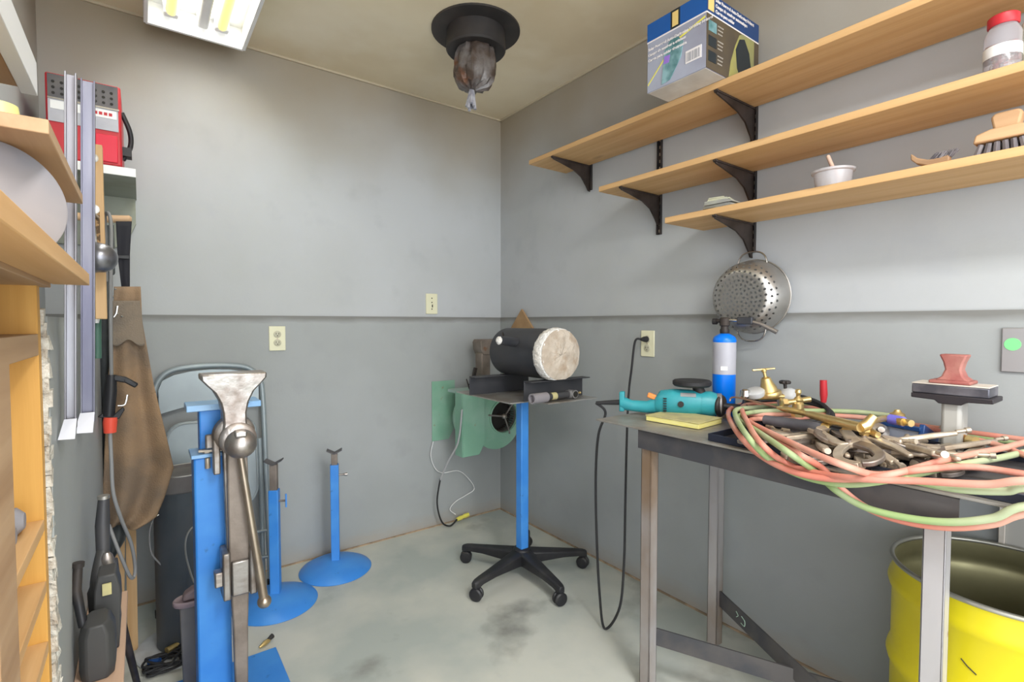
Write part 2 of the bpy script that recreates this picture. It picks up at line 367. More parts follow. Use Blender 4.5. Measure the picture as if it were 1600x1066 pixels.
# dirt-filled joints where walls meet floor
M().span((XL, -.012, 0), (-.012, -.02, .006)).build('trim_1', m_tan, kind='structure', smooth=False)
M().span((-.012, -.02, 0), (-.02, -5, .006)).build('trim_2', m_tan, kind='structure', smooth=False)
mt = mat('corner_bead_paint', (0.50, 0.43, 0.31), .6)
M().bar((XL, -.004, 2.436), (0, -.004, 2.436), .012, .012).build('trim_3', mt, kind='structure', smooth=False)
M().bar((-.004, 0, 2.436), (-.004, -5, 2.436), .012, .012).build('trim_4', mt, kind='structure', smooth=False)
# crumbling end of the left partition
b = M(); 
for i in range(60):
    z = i*.02
    b.box((-1.946+random.uniform(-.001, .001), -1.606+random.uniform(-.002, .002), z+.01), (.012+random.uniform(0, .004), .026, .021))
b.build('trim_5', m_foam, kind='structure', jitter=.003)
M().span((-1.985, -1.60, 0), (-1.957, -1.618, 1.19)).build('trim_6', m_moss, kind='structure', smooth=False)

# ================================================================ CEILING FIXTURE
t = thing('fluorescent_fixture', 'white two-tube fluorescent light on the ceiling above the back left corner', 'light', (-1.60, -.87, 2.44))
b = M(); x0, x1, y0, y1 = -1.79, -1.455, -.18, -1.45
for (a, c) in (((x0, y0), (x1, y0)), ((x1, y0), (x1, y1)), ((x1, y1), (x0, y1)), ((x0, y1), (x0, y0))):
    b.bar((a[0], a[1], 2.385), (c[0], c[1], 2.385), .014, .11)
b.build('frame', m_white, t, bevel=.002)
M().span((x0, y0, 2.415), (x1, y1, 2.44)).build('reflector', m_reflector, t)
for x in (-1.71, -1.54):
    tb = M().cyl((x, y0-.06, 2.375), (x, y1+.06, 2.375), .019).build('tube', m_glow, t)
    b = M()
    for yy in (y0-.05, y1+.05): b.box((x, yy, 2.39), (.05, .035, .06))
    b.build('socket', m_white, tb, bevel=.006)
M().span((-1.625, y0-.02, 2.36), (-1.585, y1+.02, 2.415)).build('ballast_cover', m_white, t, bevel=.008)

# ================================================================ CEILING FLUE
vc = Vector((-.64, -.725, 2.44))
t = thing('ceiling_flue', 'round dark metal flue collar in the ceiling with its pipe wrapped in sooty plastic', 'vent', vc)
M().lathe([(.19, 0), (.19, -.008), (.10, -.012), (.10, 0)], vc, n=48).build('collar_plate', m_ventblk, t)
M().lathe([(.125, 0), (.128, -.085), (.122, -.092), (.08, -.088), (.078, -.01)], vc, n=48).build('pipe_thimble', m_ventblk, t)
b = M(); rings = []
prof = [(.078, -.08), (.084, -.11), (.088, -.15), (.088, -.19), (.082, -.22), (.065, -.245), (.035, -.255), (.014, -.262)]
for k, (r, h) in enumerate(prof):
    ox, oy = -.004*k, -.002*k
    rings.append([vc+Vector((ox+math.cos(2*PI*i/36)*r*(1+.07*math.sin(i*1.9+k*.7)+.04*math.sin(i*3.3+k)), oy+math.sin(2*PI*i/36)*r*(1+.07*math.sin(i*1.9+k*.7)+.04*math.cos(i*2.7)), h+.006*math.sin(i*2.1))) for i in range(36)])
b.loft(rings); b.build('plastic_wrap', m_bag, t)
b = M()
for i in range(9):
    a = i*.7; p = vc+Vector((-.03, -.014, -.245))
    b.tube([p+Vector((.008*math.cos(a), .008*math.sin(a), .02)), p+Vector((.006*math.cos(a), .006*math.sin(a), -.02)), p+Vector((-.008+.018*math.cos(a), -.004+.018*math.sin(a), -.085-.01*(i % 3)))], [.006, .005, .007], 6)
b.build('tied_tail', mat('grey_twisted_film', (.25, .25, .29), .3, c2=(.4, .4, .44), scale=40), t)

# ================================================================ WALL SHELVES
def standard(y, z0, z1, label):
    t = thing('shelf_standard', label, 'shelf rail', (-.006, y, z0), 'slotted shelf rails')
    b = M(); b.box((-.002, y, (z0+z1)/2), (.003, .022, z1-z0)); b.box((-.008, y-.0095, (z0+z1)/2), (.011, .003, z1-z0)); b.box((-.008, y+.0095, (z0+z1)/2), (.011, .003, z1-z0))
    b.build('channel', m_blk, t)
    s = M(); z = z0+.015
    while z < z1-.01:
        s.box((-.0045, y, z), (.002, .007, .012)); z += .03
    s.build('slots', m_nickel, t)
    return t
ys = (-.785, -1.205, -1.622)
standard(ys[0], 1.845, 2.0, 'short black shelf rail at the far left end of the top shelf')
standard(ys[1], 1.565, 2.0, 'black shelf rail reaching down to just below the middle shelf')
standard(ys[2], 1.44, 2.0, 'longest black shelf rail running behind all three shelves above the colander')
def shelf(y_end, z, label, lab2):
    o = M().span((-.014, y_end, z), (-.262, -2.95, z+.022)).build('wall_shelf', m_pine, bevel=.002)
    return tag(o, label, 'shelf', 'pine wall shelves')
SZ = (1.965, 1.733, 1.548)
shelf(-.615, SZ[0], 'longest pine wall shelf, topmost of the three, carrying the helmet carton', 0)
shelf(-1.09, SZ[1], 'middle pine wall shelf, with the red-lidded jar at its right end', 0)
shelf(-1.425, SZ[2], 'lowest and shortest pine wall shelf, with the brushes and the plastic tub', 0)
def bracket(y, z, lab):
    poly = [(-.008, y, z), (-.252, y, z), (-.252, y, z-.012), (-.20, y, z-.022), (-.12, y, z-.040), (-.07, y, z-.065), (-.035, y, z-.105), (-.022, y, z-.125), (-.008, y, z-.128)]
    b = M().prism(poly, (0, -.0035, 0), (0, .0035, 0)); b.bar((-.01, y, z-.004), (-.255, y, z-.004), .016, .006)
    b.box((-.256, y, z+.004), (.006, .014, .018))
    return tag(b.build('shelf_bracket', m_brown_metal, bevel=.001), lab, 'bracket', 'dark steel shelf brackets')
bracket(ys[0], SZ[0]-.001, 'dark steel bracket under the left end of the top shelf')
bracket(ys[2], SZ[0]-.001, 'dark steel bracket under the top shelf beside the helmet carton')
bracket(ys[1], SZ[1]-.001, 'dark steel bracket under the left end of the middle shelf')
bracket(ys[2], SZ[1]-.001, 'dark steel bracket under the middle shelf above the folded cloths')
bracket(ys[2], SZ[2]-.001, 'lowest dark steel bracket, right above the colander')
for y in (-2.05, -2.47): pass

# helmet carton
ZB = SZ[0]+.024
A = Vector((-.262-.115, -1.42, ZB)); 
bx0, bx1, by0, by1, bz1 = -.375, -.06, -1.66, -1.43, ZB+.235
t = thing('helmet_carton', 'blue and grey printed welding helmet carton overhanging the top shelf', 'box', ((bx0+bx1)/2, (by0+by1)/2, ZB))
M().span((bx0, by0, ZB), (bx1, by1, bz1)).build('carton_body', m_cfront, t, bevel=.002, smooth=False)
e = .0012
M().span((bx0+.004, by0+.004, ZB-e), (bx1-.004, by1-.004, ZB+.004)).build('base_flaps', m_carton, t, smooth=False)
def face(u0, u1, h0, h1, which, m, name, lift=1.0, skew=None):
    """a printed patch lying on the left (-x) face or on the camera-side (-y) face, u from 0 far/left to 1"""
    def P(u, h, l):
        z = ZB+h*(bz1-ZB)
        if which == 'x': return Vector((bx0-l*e, by1+(by0-by1)*u, z))
        return Vector((bx0+(bx1-bx0)*u, by0-l*e, z))
    q = skew or [(u0, h0), (u1, h0), (u1, h1), (u0, h1)]
    a = [P(u, h, 0) for u, h in q]; c = [P(u, h, lift) for u, h in q]
    return M().loft([a, c]).build(name, m, t, smooth=False)
face(0, 1, .74, 1, 'x', m_ctop, 'blue_band'); face(0, 1, .72, .74, 'x', m_ink, 'border_stripe', 1.2)
face(.42, .58, .74, 1, 'x', m_cdark, 'badge_frame', 1.4); face(.45, .55, .77, .97, 'x', m_orangestick, 'badge', 1.8)
face(0, 1, 0, .72, 'y', m_cside, 'side_panel'); face(0, 1, .74, 1, 'y', m_navy, 'navy_band'); face(0, 1, .72, .74, 'y', m_ink, 'border_stripe', 1.2)
face(.02, .12, .77, .98, 'y', m_orangestick, 'badge', 1.6)
face(0, 0, 0, 0, 'x', m_yline, 'yellow_stripe', 1.5, [(.02, .10), (.32, .38), (.32, .40), (.02, .12)])
face(0, 0, 0, 0, 'x', m_yline, 'yellow_stripe', 1.5, [(.55, .55), (.98, .66), (.98, .685), (.55, .575)])
face(0, 0, 0, 0, 'x', m_cteal, 'helmet_print', 1.8, [(.27, .03), (.42, .05), (.60, .30), (.64, .50), (.55, .60), (.42, .60), (.31, .48), (.30, .3)])
face(0, 0, 0, 0, 'x', m_purple, 'visor_print', 2.4, [(.31, .30), (.40, .30), (.42, .40), (.32, .41)])
face(.68, .93, .16, .33, 'x', m_ink, 'barcode_label', 1.8)
b = M()
for i in range(13):
    yy = by1+(by0-by1)*(.70+.0165*i+.003*(i % 3)); b.span((bx0-e*1.7, yy, ZB+.18*.235), (bx0-e*2.6, yy-.0016-(i % 2)*.001, ZB+.30*.235))
b.build('barcode', m_gink, t, smooth=False)
face(0, 0, 0, 0, 'y', m_cyel, 'olive_arc', 1.6, [(.40, .0), (.44, .25), (.52, .50), (.60, .68), (.66, .72), (.90, .72), (.90, 0)])
face(0, 0, 0, 0, 'y', m_cdark, 'helmet_print', 2.2, [(.66, .02), (.56, .20), (.53, .45), (.60, .62), (.70, .66), (.80, .50), (.86, .2), (.86, .04)])
for i in range(3): face(.03, .17, .50-.2*i, .64-.2*i, 'y', m_cteal if i == 0 else m_cdark, 'picture_panel', 1.8)
fx = bx0-e*2.2
text('Solar Powered Auto-Darkening Welding Helmet', .0125, (fx, by1-.006, ZB+.60*.235), (0, -1, 0), (0, 0, 1), m_ink, t, bold=.0004)
text('Casque de soudeur a cristaux', .0125, (fx, by1-.006, ZB+.52*.235), (0, -1, 0), (0, 0, 1), m_ink, t, bold=.0004)
text('Careta para soldar electronica', .0125, (fx, by1-.006, ZB+.44*.235), (0, -1, 0), (0, 0, 1), m_ink, t, bold=.0004)
fy = by0-e*2.2
for i, s_ in enumerate(('Solar Powered Auto-Darkening Helmet', 'Casque de soudeur automatique', 'Careta para soldar')):
    text(s_, .0145, (bx0+.045, fy, ZB+(.925-.075*i)*.235), (1, 0, 0), (0, 0, 1), m_ink, t, bold=.0005)
for i in range(3):
    for k in range(3): text('xxxxxxxxxxxx'[:11-k].replace('x', 'l '), .006, (bx0+.06, fy, ZB+(.61-.2*i-.05*k)*.235), (1, 0, 0), (0, 0, 1), m_carton, t, name='fine_print')

# jar with red lid on the middle shelf
def at_shelf(u, z, x): # point on plane x with given height
    p = X(u, 300, x); return Vector((x, p.y, z))
zj = SZ[1]+.022
pj = at_shelf(1559, zj, -.16)
t = thing('storage_jar', 'clear plastic jar with a red lid at the right end of the middle shelf', 'jar', pj)
M().lathe([(.032, 0), (.034, .006), (.034, .110), (.026, .128), (.024, .134)], pj, n=36).build('jar_body', m_jar, t)
M().lathe([(.027, .130), (.029, .133), (.029, .152), (.026, .155)], pj, n=36).build('lid', m_red, t)
M().lathe([(.0346, .055), (.0350, .056), (.0350, .080), (.0346, .081)], pj, n=36, cap=False).build('label_band', m_white, t)
b = M()
for i in range(13): b.ball(pj+Vector((random.uniform(-.018, .018), random.uniform(-.018, .018), .012+.006*i)), random.uniform(.007, .012), 8)
b.build('contents', mat('mixed_contents', (.45, .12, .10), .6, c2=(.08, .1, .07), scale=60, c3=(.8, .75, .7), scale3=45, lo3=.5, hi3=.55), t, kind='stuff')
pj = at_shelf(1612, zj, -.13)
t = thing('white_bottle', 'pale cream bottle cut by the frame right of the red-lidded jar', 'bottle', pj)
M().lathe([(.024, 0), (.026, .004), (.026, .13), (.014, .15), (.013, .155)], pj, n=28).build('bottle_body', mat('cream_bottle', (.78, .76, .62), .4), t)
M().lathe([(.016, .150), (.016, .178), (.014, .18)], pj, n=28).build('cap', m_white, t)

# brushes, tub, cloths on the lowest shelf
zs = SZ[2]+.022
pb = at_shelf(1571, zs, -.17)
t = thing('block_brush', 'wooden block brush with grey bristles standing on the lowest shelf', 'brush', pb)
R = Matrix.Rotation(math.radians(-8), 3, 'Z')
b = M()
for i in range(7):
    for j in range(3):
        q = pb+Vector((-.018+.018*j, .042-.014*i, 0)); d = Vector(((j-1)*.006, (3-i)*-.004, 0))
        b.tube([q-d*1.0+Vector((random.uniform(-.002, .002), random.uniform(-.002, .002), .002)), q+Vector((0, 0, .04))], [.0075, .006], 6)
b.build('bristles', m_bristle, t, kind='stuff')
M().prism([pb+Vector((-.03, y, z)) for y, z in ((-.056, .042), (.056, .042), (.052, .062), (.025, .070), (-.025, .070), (-.052, .062))], (0, 0, 0), (.06, 0, 0)).build('block', wood('pale_brush_wood', (.62, .40, .22), (.52, .32, .17)), t, bevel=.004)
M().prism([pb+Vector((-.017, y, z)) for y, z in ((-.022, .068), (.022, .068), (.028, .10), (.02, .108), (-.02, .108), (-.028, .10))], (0, 0, 0), (.034, 0, 0)).build('handle', wood('brush_grip_wood', (.58, .37, .20), (.48, .29, .15)), t, bevel=.005)
pb = at_shelf(1450, zs, -.23)
t = thing('curved_brush', 'small curved wooden brush lying on the lowest shelf left of the block brush', 'brush', pb)
b = M(); b.loft([[pb+Vector((s*.011, -y, z+k)) for (s, k) in ((-1, 0), (1, 0), (1, .016), (-1, .016))] for y, z in ((-.035, .026), (-.022, .012), (0, .002), (.022, .001), (.042, .004))])
b.build('handle', wood('dark_brush_wood', (.36, .22, .12), (.26, .15, .08)), t, bevel=.003)
b = M()
for i in range(90):
    y = random.uniform(0, .045); q = pb+Vector((random.uniform(-.01, .01), -y, .016)); b.tube([q, q+Vector((random.uniform(-.006, .006), -.012+random.uniform(-.004, .004), .012+random.uniform(0, .005)))], [.0014, .0008], 4)
b.build('bristles', m_bristle, t, kind='stuff')
pb = at_shelf(1301, zs, -.17)
t = thing('plastic_tub', 'translucent plastic tub with a wooden stick in it on the lowest shelf', 'tub', pb)
M().lathe([(.044, 0), (.050, .052), (.056, .054), (.057, .060), (.054, .060), (.049, .055), (.042, .003)], pb, n=40).build('bowl', m_pvc, t)
M().bar(pb+Vector((.01, -.02, .006)), pb+Vector((-.005, .014, .108)), .018, .010).build('wooden_stick', mat('pinkish_stick', (.62, .42, .32), .7), t, bevel=.004)
pb = at_shelf(1128, zs, -.215)
for i, (dx, dy, w_, d_, m_, lab) in enumerate(((0, 0, .075, .12, m_cloth2, 'grey-green folded cloth at the bottom of the little pile on the lowest shelf'), (-.006, .004, .07, .10, m_cloth2, 'grey-green folded cloth in the middle of the little pile on the lowest shelf'), (.0, .012, .06, .075, m_cloth, 'pale yellow folded cloth on top of the little pile on the lowest shelf'))):
    b = M(); z = zs+.0135*i
    for k in range(3): b.box((pb.x+dx, pb.y+dy-.01+.006*k, z+.0045*k+.0022), (w_-.004*k, d_-.012*k, .0042), Matrix.Rotation(.15*i-.1+.05*k, 3, 'Z'))
    tag(b.build('folded_cloth', m_, bevel=.001, jitter=.001), lab, 'cloth', 'folded cloths on the lowest shelf')

# ================================================================ OUTLETS
def outlet(c, ax, label, kind='duplex'):
    c = Vector(c); t = thing('wall_outlet', label, 'outlet', c)
    u = Vector((1, 0, 0)) if ax == 'y' else Vector((0, -1, 0)); n = Vector((0, -1, 0)) if ax == 'y' else Vector((-1, 0, 0))
    R = Matrix((u, -n if ax == 'y' else -n, Vector((0, 0, 1)))).transposed()
    M().box(c+n*.003, (.072, .006, .116), R).build('cover_plate', m_cream, t, bevel=.002)
    if kind == 'duplex':
        for s in (1, -1):
            M().lathe([(.0165, .006), (.0165, .0085), (.015, .0095)], c+Vector((0, 0, .02*s)), n, 28).build('socket', mat('ivory_socket', (.50, .48, .36), .5), t)
            b = M()
            for k in (-1, 1): b.box(c+n*.0098+u*.006*k+Vector((0, 0, .02*s+.003)), (.002, .001, .008), R)
            b.box(c+n*.0098+Vector((0, 0, .02*s-.007)), (.004, .001, .004), R); b.build('slots', m_dark, t)
        M().cyl(c+n*.005, c+n*.0085, .003).build('screw', m_nickel, t)
    else:
        b = M()
        for z in (.032, .008, -.012, -.03): b.box(c+n*.0065+u*(.003 if z == -.012 else 0)+Vector((0, 0, z)), (.006, .002, .006 if z != -.012 else .016), R)
        b.build('slots', m_dark, t)
    return t
c = Y(433, 529, -.012); outlet((c.x, -.0125, c.z), 'y', 'cream duplex outlet low on the back wall, just under the dado line')
c = Y(674, 475, 0); outlet((c.x, -.0005, c.z), 'y', 'small cream switch plate on the back wall above the dado line', 'switch')
c = X(1013, 537, -.012); po = Vector((-.0125, c.y, c.z)); outlet(po, 'x', 'cream duplex outlet on the right wall with the black cord plugged in')
c = X(1612, 548, -.012)
t = thing('silver_wall_plate', 'silver switch plate with a green dot at the right edge of the photo', 'switch plate', (-.0125, c.y, c.z))
M().box((-.016, c.y, c.z), (.006, .11, .115)).build('cover_plate', m_plateslv, t, bevel=.002)
M().cyl((-.019, c.y+.034, c.z+.015), (-.0205, c.y+.034, c.z+.015), .016).build('green_dot', m_lime, t)

# ================================================================ COLANDER
cc = Vector((-.035, X(1178, 464, -.03).y, X(1178, 464, -.03).z));RC = .131
t = thing('colander', 'round aluminium colander hanging on the right wall below the shelves', 'colander', cc)
b = bmesh.new()
prof = []
for i in range(91):
    s = i/90
    if s < .38: r = .085*(s/.38); h = .095
    else:
        a = (s-.38)/.62; r = .085+(RC-.085)*math.sin(a*PI/2); h = .095*math.cos(a*PI/2)**.9
    prof.append((max(r, .0006), h))
NA = 260; tilt = Matrix.Rotation(math.radians(-4), 3, 'Y')
holes = []
for r_, n_ in ((.014, 6), (.028, 12), (.042, 18), (.056, 24), (.070, 30)):
    for k in range(n_): holes.append((r_, 2*PI*(k+.5*(n_ % 4 == 0))/n_))
vs = [[b.verts.new(cc+tilt @ Vector((-h, r*math.cos(2*PI*k/NA), r*math.sin(2*PI*k/NA)))) for k in range(NA)] for r, h in prof]
arc = [0]
for i in range(1, 91): arc.append(arc[-1]+math.hypot(prof[i][0]-prof[i-1][0], prof[i][1]-prof[i-1][1]))
rows = [(.016, 6), (.031, 12), (.046, 18), (.061, 24), (.076, 28), (.093, 30), (.112, 30), (.131, 34)]
def ishole(i, k):
    s = (arc[i]+arc[i+1])/2; r = (prof[i][0]+prof[i+1][0])/2; th = 2*PI*(k+.5)/NA
    for q, (rs, n_) in enumerate(rows):
        if abs(s-rs) < .0044:
            st = 2*PI/n_; d = ((th+.35*q+st/2) % st)-st/2
            if (d*r)**2+(s-rs)**2 < .0042**2: return True
    return False
for i in range(90):
    for k in range(NA):
        if not ishole(i, k): b.faces.new((vs[i][k], vs[i+1][k], vs[i+1][(k+1) % NA], vs[i][(k+1) % NA]))
mb = M(); mb.b.free(); mb.b = b
o = mb.build('bowl', m_alu, t); o.data.set_sharp_from_angle(angle=math.radians(80))
M().torus(cc, RC+.001, .0028, (1, 0, 0), 60).build('rim', m_alu, t)
for s, nm in ((1, 'handle'), (-1, 'handle')):
    P = smoothpath([cc+Vector((-.012, .055*k, s*zz)) for k, zz in ((-1, RC-.022), (-.85, RC+.010), (-.4, RC+.028), (.4, RC+.028), (.85, RC+.010), (1, RC-.022))])
    M().tube(P, .0032).build(nm, m_chrome, t)

# ================================================================ WELDING TABLE
TZ = .85
t = thing('welding_table', 'steel welding table against the right wall, heaped with hoses and clamps', 'table', (-.33, -2.0, 0))
M().span((-.05, -1.385, TZ-.006), (-.575, -2.66, TZ)).build('table_top', m_plate, t, bevel=.001, smooth=False)
b = M()
b.span((-.565, -1.56, TZ-.006), (-.560, -2.34, TZ-.066)); b.span((-.565, -1.56, TZ-.006), (-.525, -2.34, TZ-.011))
b.build('front_rail', m_dsteel, t)
M().span((-.16, -1.56, TZ-.006), (-.165, -2.65, TZ-.066)).build('rear_rail', m_dsteel, t)
M().span((-.56, -1.56, TZ-.006), (-.165, -1.565, TZ-.066)).build('end_rail', m_dsteel, t)
def leg(x, y, z0, m_):
    b = M(); b.span((x-.019, y-.019, z0), (x-.014, y+.019, TZ-.066)); b.span((x-.019, y+.014, z0), (x+.019, y+.019, TZ-.066))
    b.span((x+.014, y-.019, z0), (x+.019, y+.019, TZ-.066)); b.span((x-.019, y-.019, z0), (x+.019, y-.014, TZ-.066))
    return b.build('leg', m_, t, bevel=.002)
m_legs = mat('weathered_steel_leg', (0.42, 0.40, 0.40), .42, .4, c2=(0.25, 0.17, 0.11), scale=3, stretch=(1, 1, .6), rvar=.2)
leg(-.537, -1.585, 0, m_legs)
lg = leg(-.19, -1.605, .03, m_legs); M().lathe([(.014, 0), (.014, .03), (.008, .032)], (-.19, -1.605, 0), n=6).build('levelling_bolt', m_chrome, lg)
leg(-.53, -2.30, 0, mat('pale_steel_leg', (0.52, 0.50, 0.51), .45, .5, c2=(.42, .38, .36), scale=4, c3=(.3, .14, .08), scale3=14, lo3=.68, hi3=.74))
leg(-.19, -2.635, 0, m_legs)
M().prism([(-.50, -2.30, TZ-.012), (-.40, -2.30, TZ-.012), (-.51, -2.30, TZ-.11)], (0, -.003, 0), (0, .003, 0)).build('gusset', m_carton, t)
b = M(); b.bar((-.52, -1.60, .175), (-.20, -2.31, .175), .006, .055); b.build('brace', m_dsteel, t)
br = M().bar((-.19, -1.625, .20), (-.53, -2.28, .20), .006, .055).build('brace', m_dsteel, t)
# chalk scrawl on the rear brace
d = (Vector((-.53, -2.28, .2))-Vector((-.19, -1.625, .2))).normalized(); nn = Vector((d.y, -d.x, 0)); nn = nn if nn.x < 0 else -nn
p = Vector((-.19, -1.625, .2))+d*.10+nn*.0035
b = M(); b.tube(smoothpath([p+Vector((0, 0, .012)), p+d*.012+Vector((0, 0, .004)), p+d*.002+Vector((0, 0, -.006))]), .0012, 5)
b.tube(smoothpath([p+d*.03+Vector((0, 0, .012)), p+d*.048+Vector((0, 0, .005)), p+d*.046+Vector((0, 0, -.012)), p+d*.028+Vector((0, 0, -.012))]), .0014, 5)
b.build('chalk_mark', mat('green_chalk', (.45, .62, .5), .9), br)

# black shallow tray
t = thing('steel_tray', 'shallow black steel tray on the table holding the pile of clamps', 'tray', (-.36, -2.1, TZ))
x0, x1, y0, y1 = -.555, -.17, -1.80, -2.50
M().span((x0, y0, TZ+.0005), (x1, y1, TZ+.003)).build('tray_floor', m_dsteel, t)
b = M()
for a, c_ in (((x0, y0), (x1, y0)), ((x1, y0), (x1, y1)), ((x1, y1), (x0, y1)), ((x0, y1), (x0, y0))): b.bar((a[0], a[1], TZ+.011), (c_[0], c_[1], TZ+.011), .004, .02)
b.build('tray_rim', mat('blue_black_rim', (.03, .035, .055), .4, .4), t, bevel=.001)

# ---------------- locking clamps (one built, then copied)
def clamp_proto():
    t = thing('locking_clamp', 'c', 'clamp', (0, 0, 0), 'locking clamps heaped in the tray')
    b = M(); rings = []     # upper fixed handle, curved
    for x, y, w_, h in ((-.115, -.004, .010, .016), (-.07, .004, .012, .020), (-.02, .008, .012, .022), (.02, .010, .012, .026)):
        rings.append([Vector((x, y+h/2*a, w_/2+w_/2*c_)) for a, c_ in ((-1, -1), (1, -1), (1, 1), (-1, 1))])
    b.loft(rings); b.build('handle', m_nickel, t, bevel=.003)
    b = M()
    P = smoothpath([(.015, .012, .007), (.05, .032, .007), (.085, .034, .007), (.105, .018, .007), (.106, .002, .007)], 5)
    rings = []
    for i, p in enumerate(P):
        d_ = (P[min(i+1, len(P)-1)]-P[max(i-1, 0)]).normalized(); n_ = Vector((-d_.y, d_.x, 0)); w_ = .010-.003*i/len(P)
        rings.append([p+n_*w_*a+Vector((0, 0, .005*c_)) for a, c_ in ((-1, -1), (1, -1), (1, 1), (-1, 1))])
    b.loft(rings); b.build('upper_jaw', m_worn, t, bevel=.002)
    b = M(); rings = []
    P = smoothpath([(.012, -.006, .006), (.045, -.024, .006), (.08, -.028, .006), (.102, -.012, .006), (.105, -.003, .006)], 5)
    for i, p in enumerate(P):
        d_ = (P[min(i+1, len(P)-1)]-P[max(i-1, 0)]).normalized(); n_ = Vector((-d_.y, d_.x, 0)); w_ = .009-.003*i/len(P)
        rings.append([p+n_*w_*a+Vector((0, 0, .004*c_)) for a, c_ in ((-1, -1), (1, -1), (1, 1), (-1, 1))])
    b.loft(rings); b.build('lower_jaw', m_nickel, t, bevel=.002)
    b = M(); rings = []
    for x, y, w_, h in ((-.095, -.040, .009, .010), (-.05, -.034, .011, .014), (0, -.020, .011, .018), (.018, -.008, .011, .018)):
        rings.append([Vector((x, y+h/2*a, w_/2+w_/2*c_+.001)) for a, c_ in ((-1, -1), (1, -1), (1, 1), (-1, 1))])
    b.loft(rings); b.build('lever', m_nickel, t, bevel=.003)
    b = M(); b.cyl((-.115, -.004, .008), (-.135, -.006, .008), .004, n=10); b.cyl((-.133, -.006, .008), (-.141, -.006, .008), .006, n=14); b.build('adjusting_screw', m_nickel, t)
    M().cyl((.012, 0, -.001), (.012, 0, .016), .005, n=12).build('rivet', m_worn, t)
    return t
proto = clamp_proto()
spots = [  # image spot on the pile, height above table, yaw, tilt
 (1222, 678, .012, 200, 4, 'locking clamp at the far left of the tray, half under the green hose'),
 (1262, 690, .018, 160, -6, 'locking clamp left of centre, its jaws against the grey hammer grip'),
 (1240, 700, .006, 225, 5, 'locking clamp at the front left of the pile, right of the black tray rim'),
 (1290, 702, .012, 20, 8, 'locking clamp in the front left of the pile pointing its jaws at the wall'),
 (1300, 682, .026, 185, -8, 'locking clamp on the left half of the pile just below the hammer grip'),
 (1335, 712, .006, 150, 6, 'locking clamp at the front of the pile above the crossing hoses'),
 (1335, 690, .030, 70, 10, 'locking clamp on top of the pile left of the blue hacksaw frame'),
 (1368, 702, .022, 115, -12, 'locking clamp in the centre front with its jaw arched over its neighbours'),
 (1372, 722, .004, 190, 4, 'lowest locking clamp at the front centre of the pile'),
 (1398, 694, .026, 130, 12, 'topmost locking clamp in the centre, right below the blue hacksaw frame'),
 (1408, 712, .016, 100, 7, 'locking clamp right of centre with both handles spread to the front'),
 (1436, 700, .028, 165, -9, 'locking clamp on the right half of the pile below the end of the blue frame'),
 (1446, 718, .008, 205, 5, 'locking clamp at the front right just behind the thick pink hose'),
 (1476, 704, .014, 140, 9, 'locking clamp near the right end of the pile beside the brass fittings'),
 (1505, 716, .006, 175, 3, 'locking clamp at the far right end of the pile by the tray edge'),
 (1285, 708, .004, 170, 2, 'locking clamp lying flat at the front left of the tray beside the rim'),
 (1350, 715, .004, 15, 2, 'locking clamp lying flat on the tray behind the crossing of the hoses'),
 (1410, 716, .004, 200, 3, 'locking clamp lying flat at the front of the tray right of the hose crossing'),
 (1320, 698, .038, 210, 9, 'topmost locking clamp on the left half of the pile'),
 (1355, 694, .042, 40, -8, 'locking clamp on top of the pile directly below the brass torch valve'),
 (1425, 704, .034, 30, 8, 'locking clamp on top of the right half of the pile, jaws towards the anvil'),
 (1232, 688, .020, 140, 6, 'locking clamp on the left end of the pile beneath the pink hose')]
for i, (u, v, h, yaw, tl, lab) in enumerate(spots):
    p = Z(u, v, TZ+.004+h)
    p.x = max(min(p.x, -.24), -.49); p.y = max(p.y, -2.44)
    rot = (math.radians(tl*1.4), math.radians(tl), math.radians(yaw))
    if i == 0: proto.location = p; proto.rotation_euler = rot; proto['label'] = lab
    else: dup(proto, p, rot, random.uniform(1.0, 1.2), lab)
# c-clamp screws lying on the pile
for i, (u, v, a, lab) in enumerate(((1372, 676, 10, 'round-headed bright steel clamp pad lying behind the clamps, left of the blue frame'), (1483, 676, 60, 'knurled bright steel clamp nut lying at the right end of the blue frame'))):
    p = Z(u, v, TZ+.03)
    b = M(); b.lathe([(.004, 0), (.022, .002), (.024, .010), (.010, .016), (.008, .03)], p, (math.cos(a), math.sin(a), .5), n=24)
    tag(b.build('clamp_pad', m_worn), lab, 'clamp part')

# ---------------- blue hacksaw-like frame
a = Z(1358, 657, TZ+.055); c_ = Z(1440, 672, TZ+.055); d_ = Z(1462, 688, TZ+.012)
t = thing('hacksaw', 'navy blue framed hacksaw with a pale panel lying on the clamps', 'saw', (a+c_)/2-Vector((0, 0, .04)))
b = M(); b.bar(a, c_, .012, .012); b.bar(c_, d_, .012, .030); b.bar(a, a+(d_-c_)*.55, .012, .02); b.build('saw_frame', m_navy, t, bevel=.002)
b = M(); n1 = a+(c_-a)*.12; n2 = c_-(c_-a)*.04
b.prism([n1-Vector((0, 0, .006)), n2-Vector((0, 0, .006)), n2-Vector((0, 0, .034)), n1-Vector((0, 0, .030))], (-.001, 0, 0), (.001, 0, 0)); b.build('blade_panel', mat('blue_grey_panel', (.33, .36, .45), .4), t)

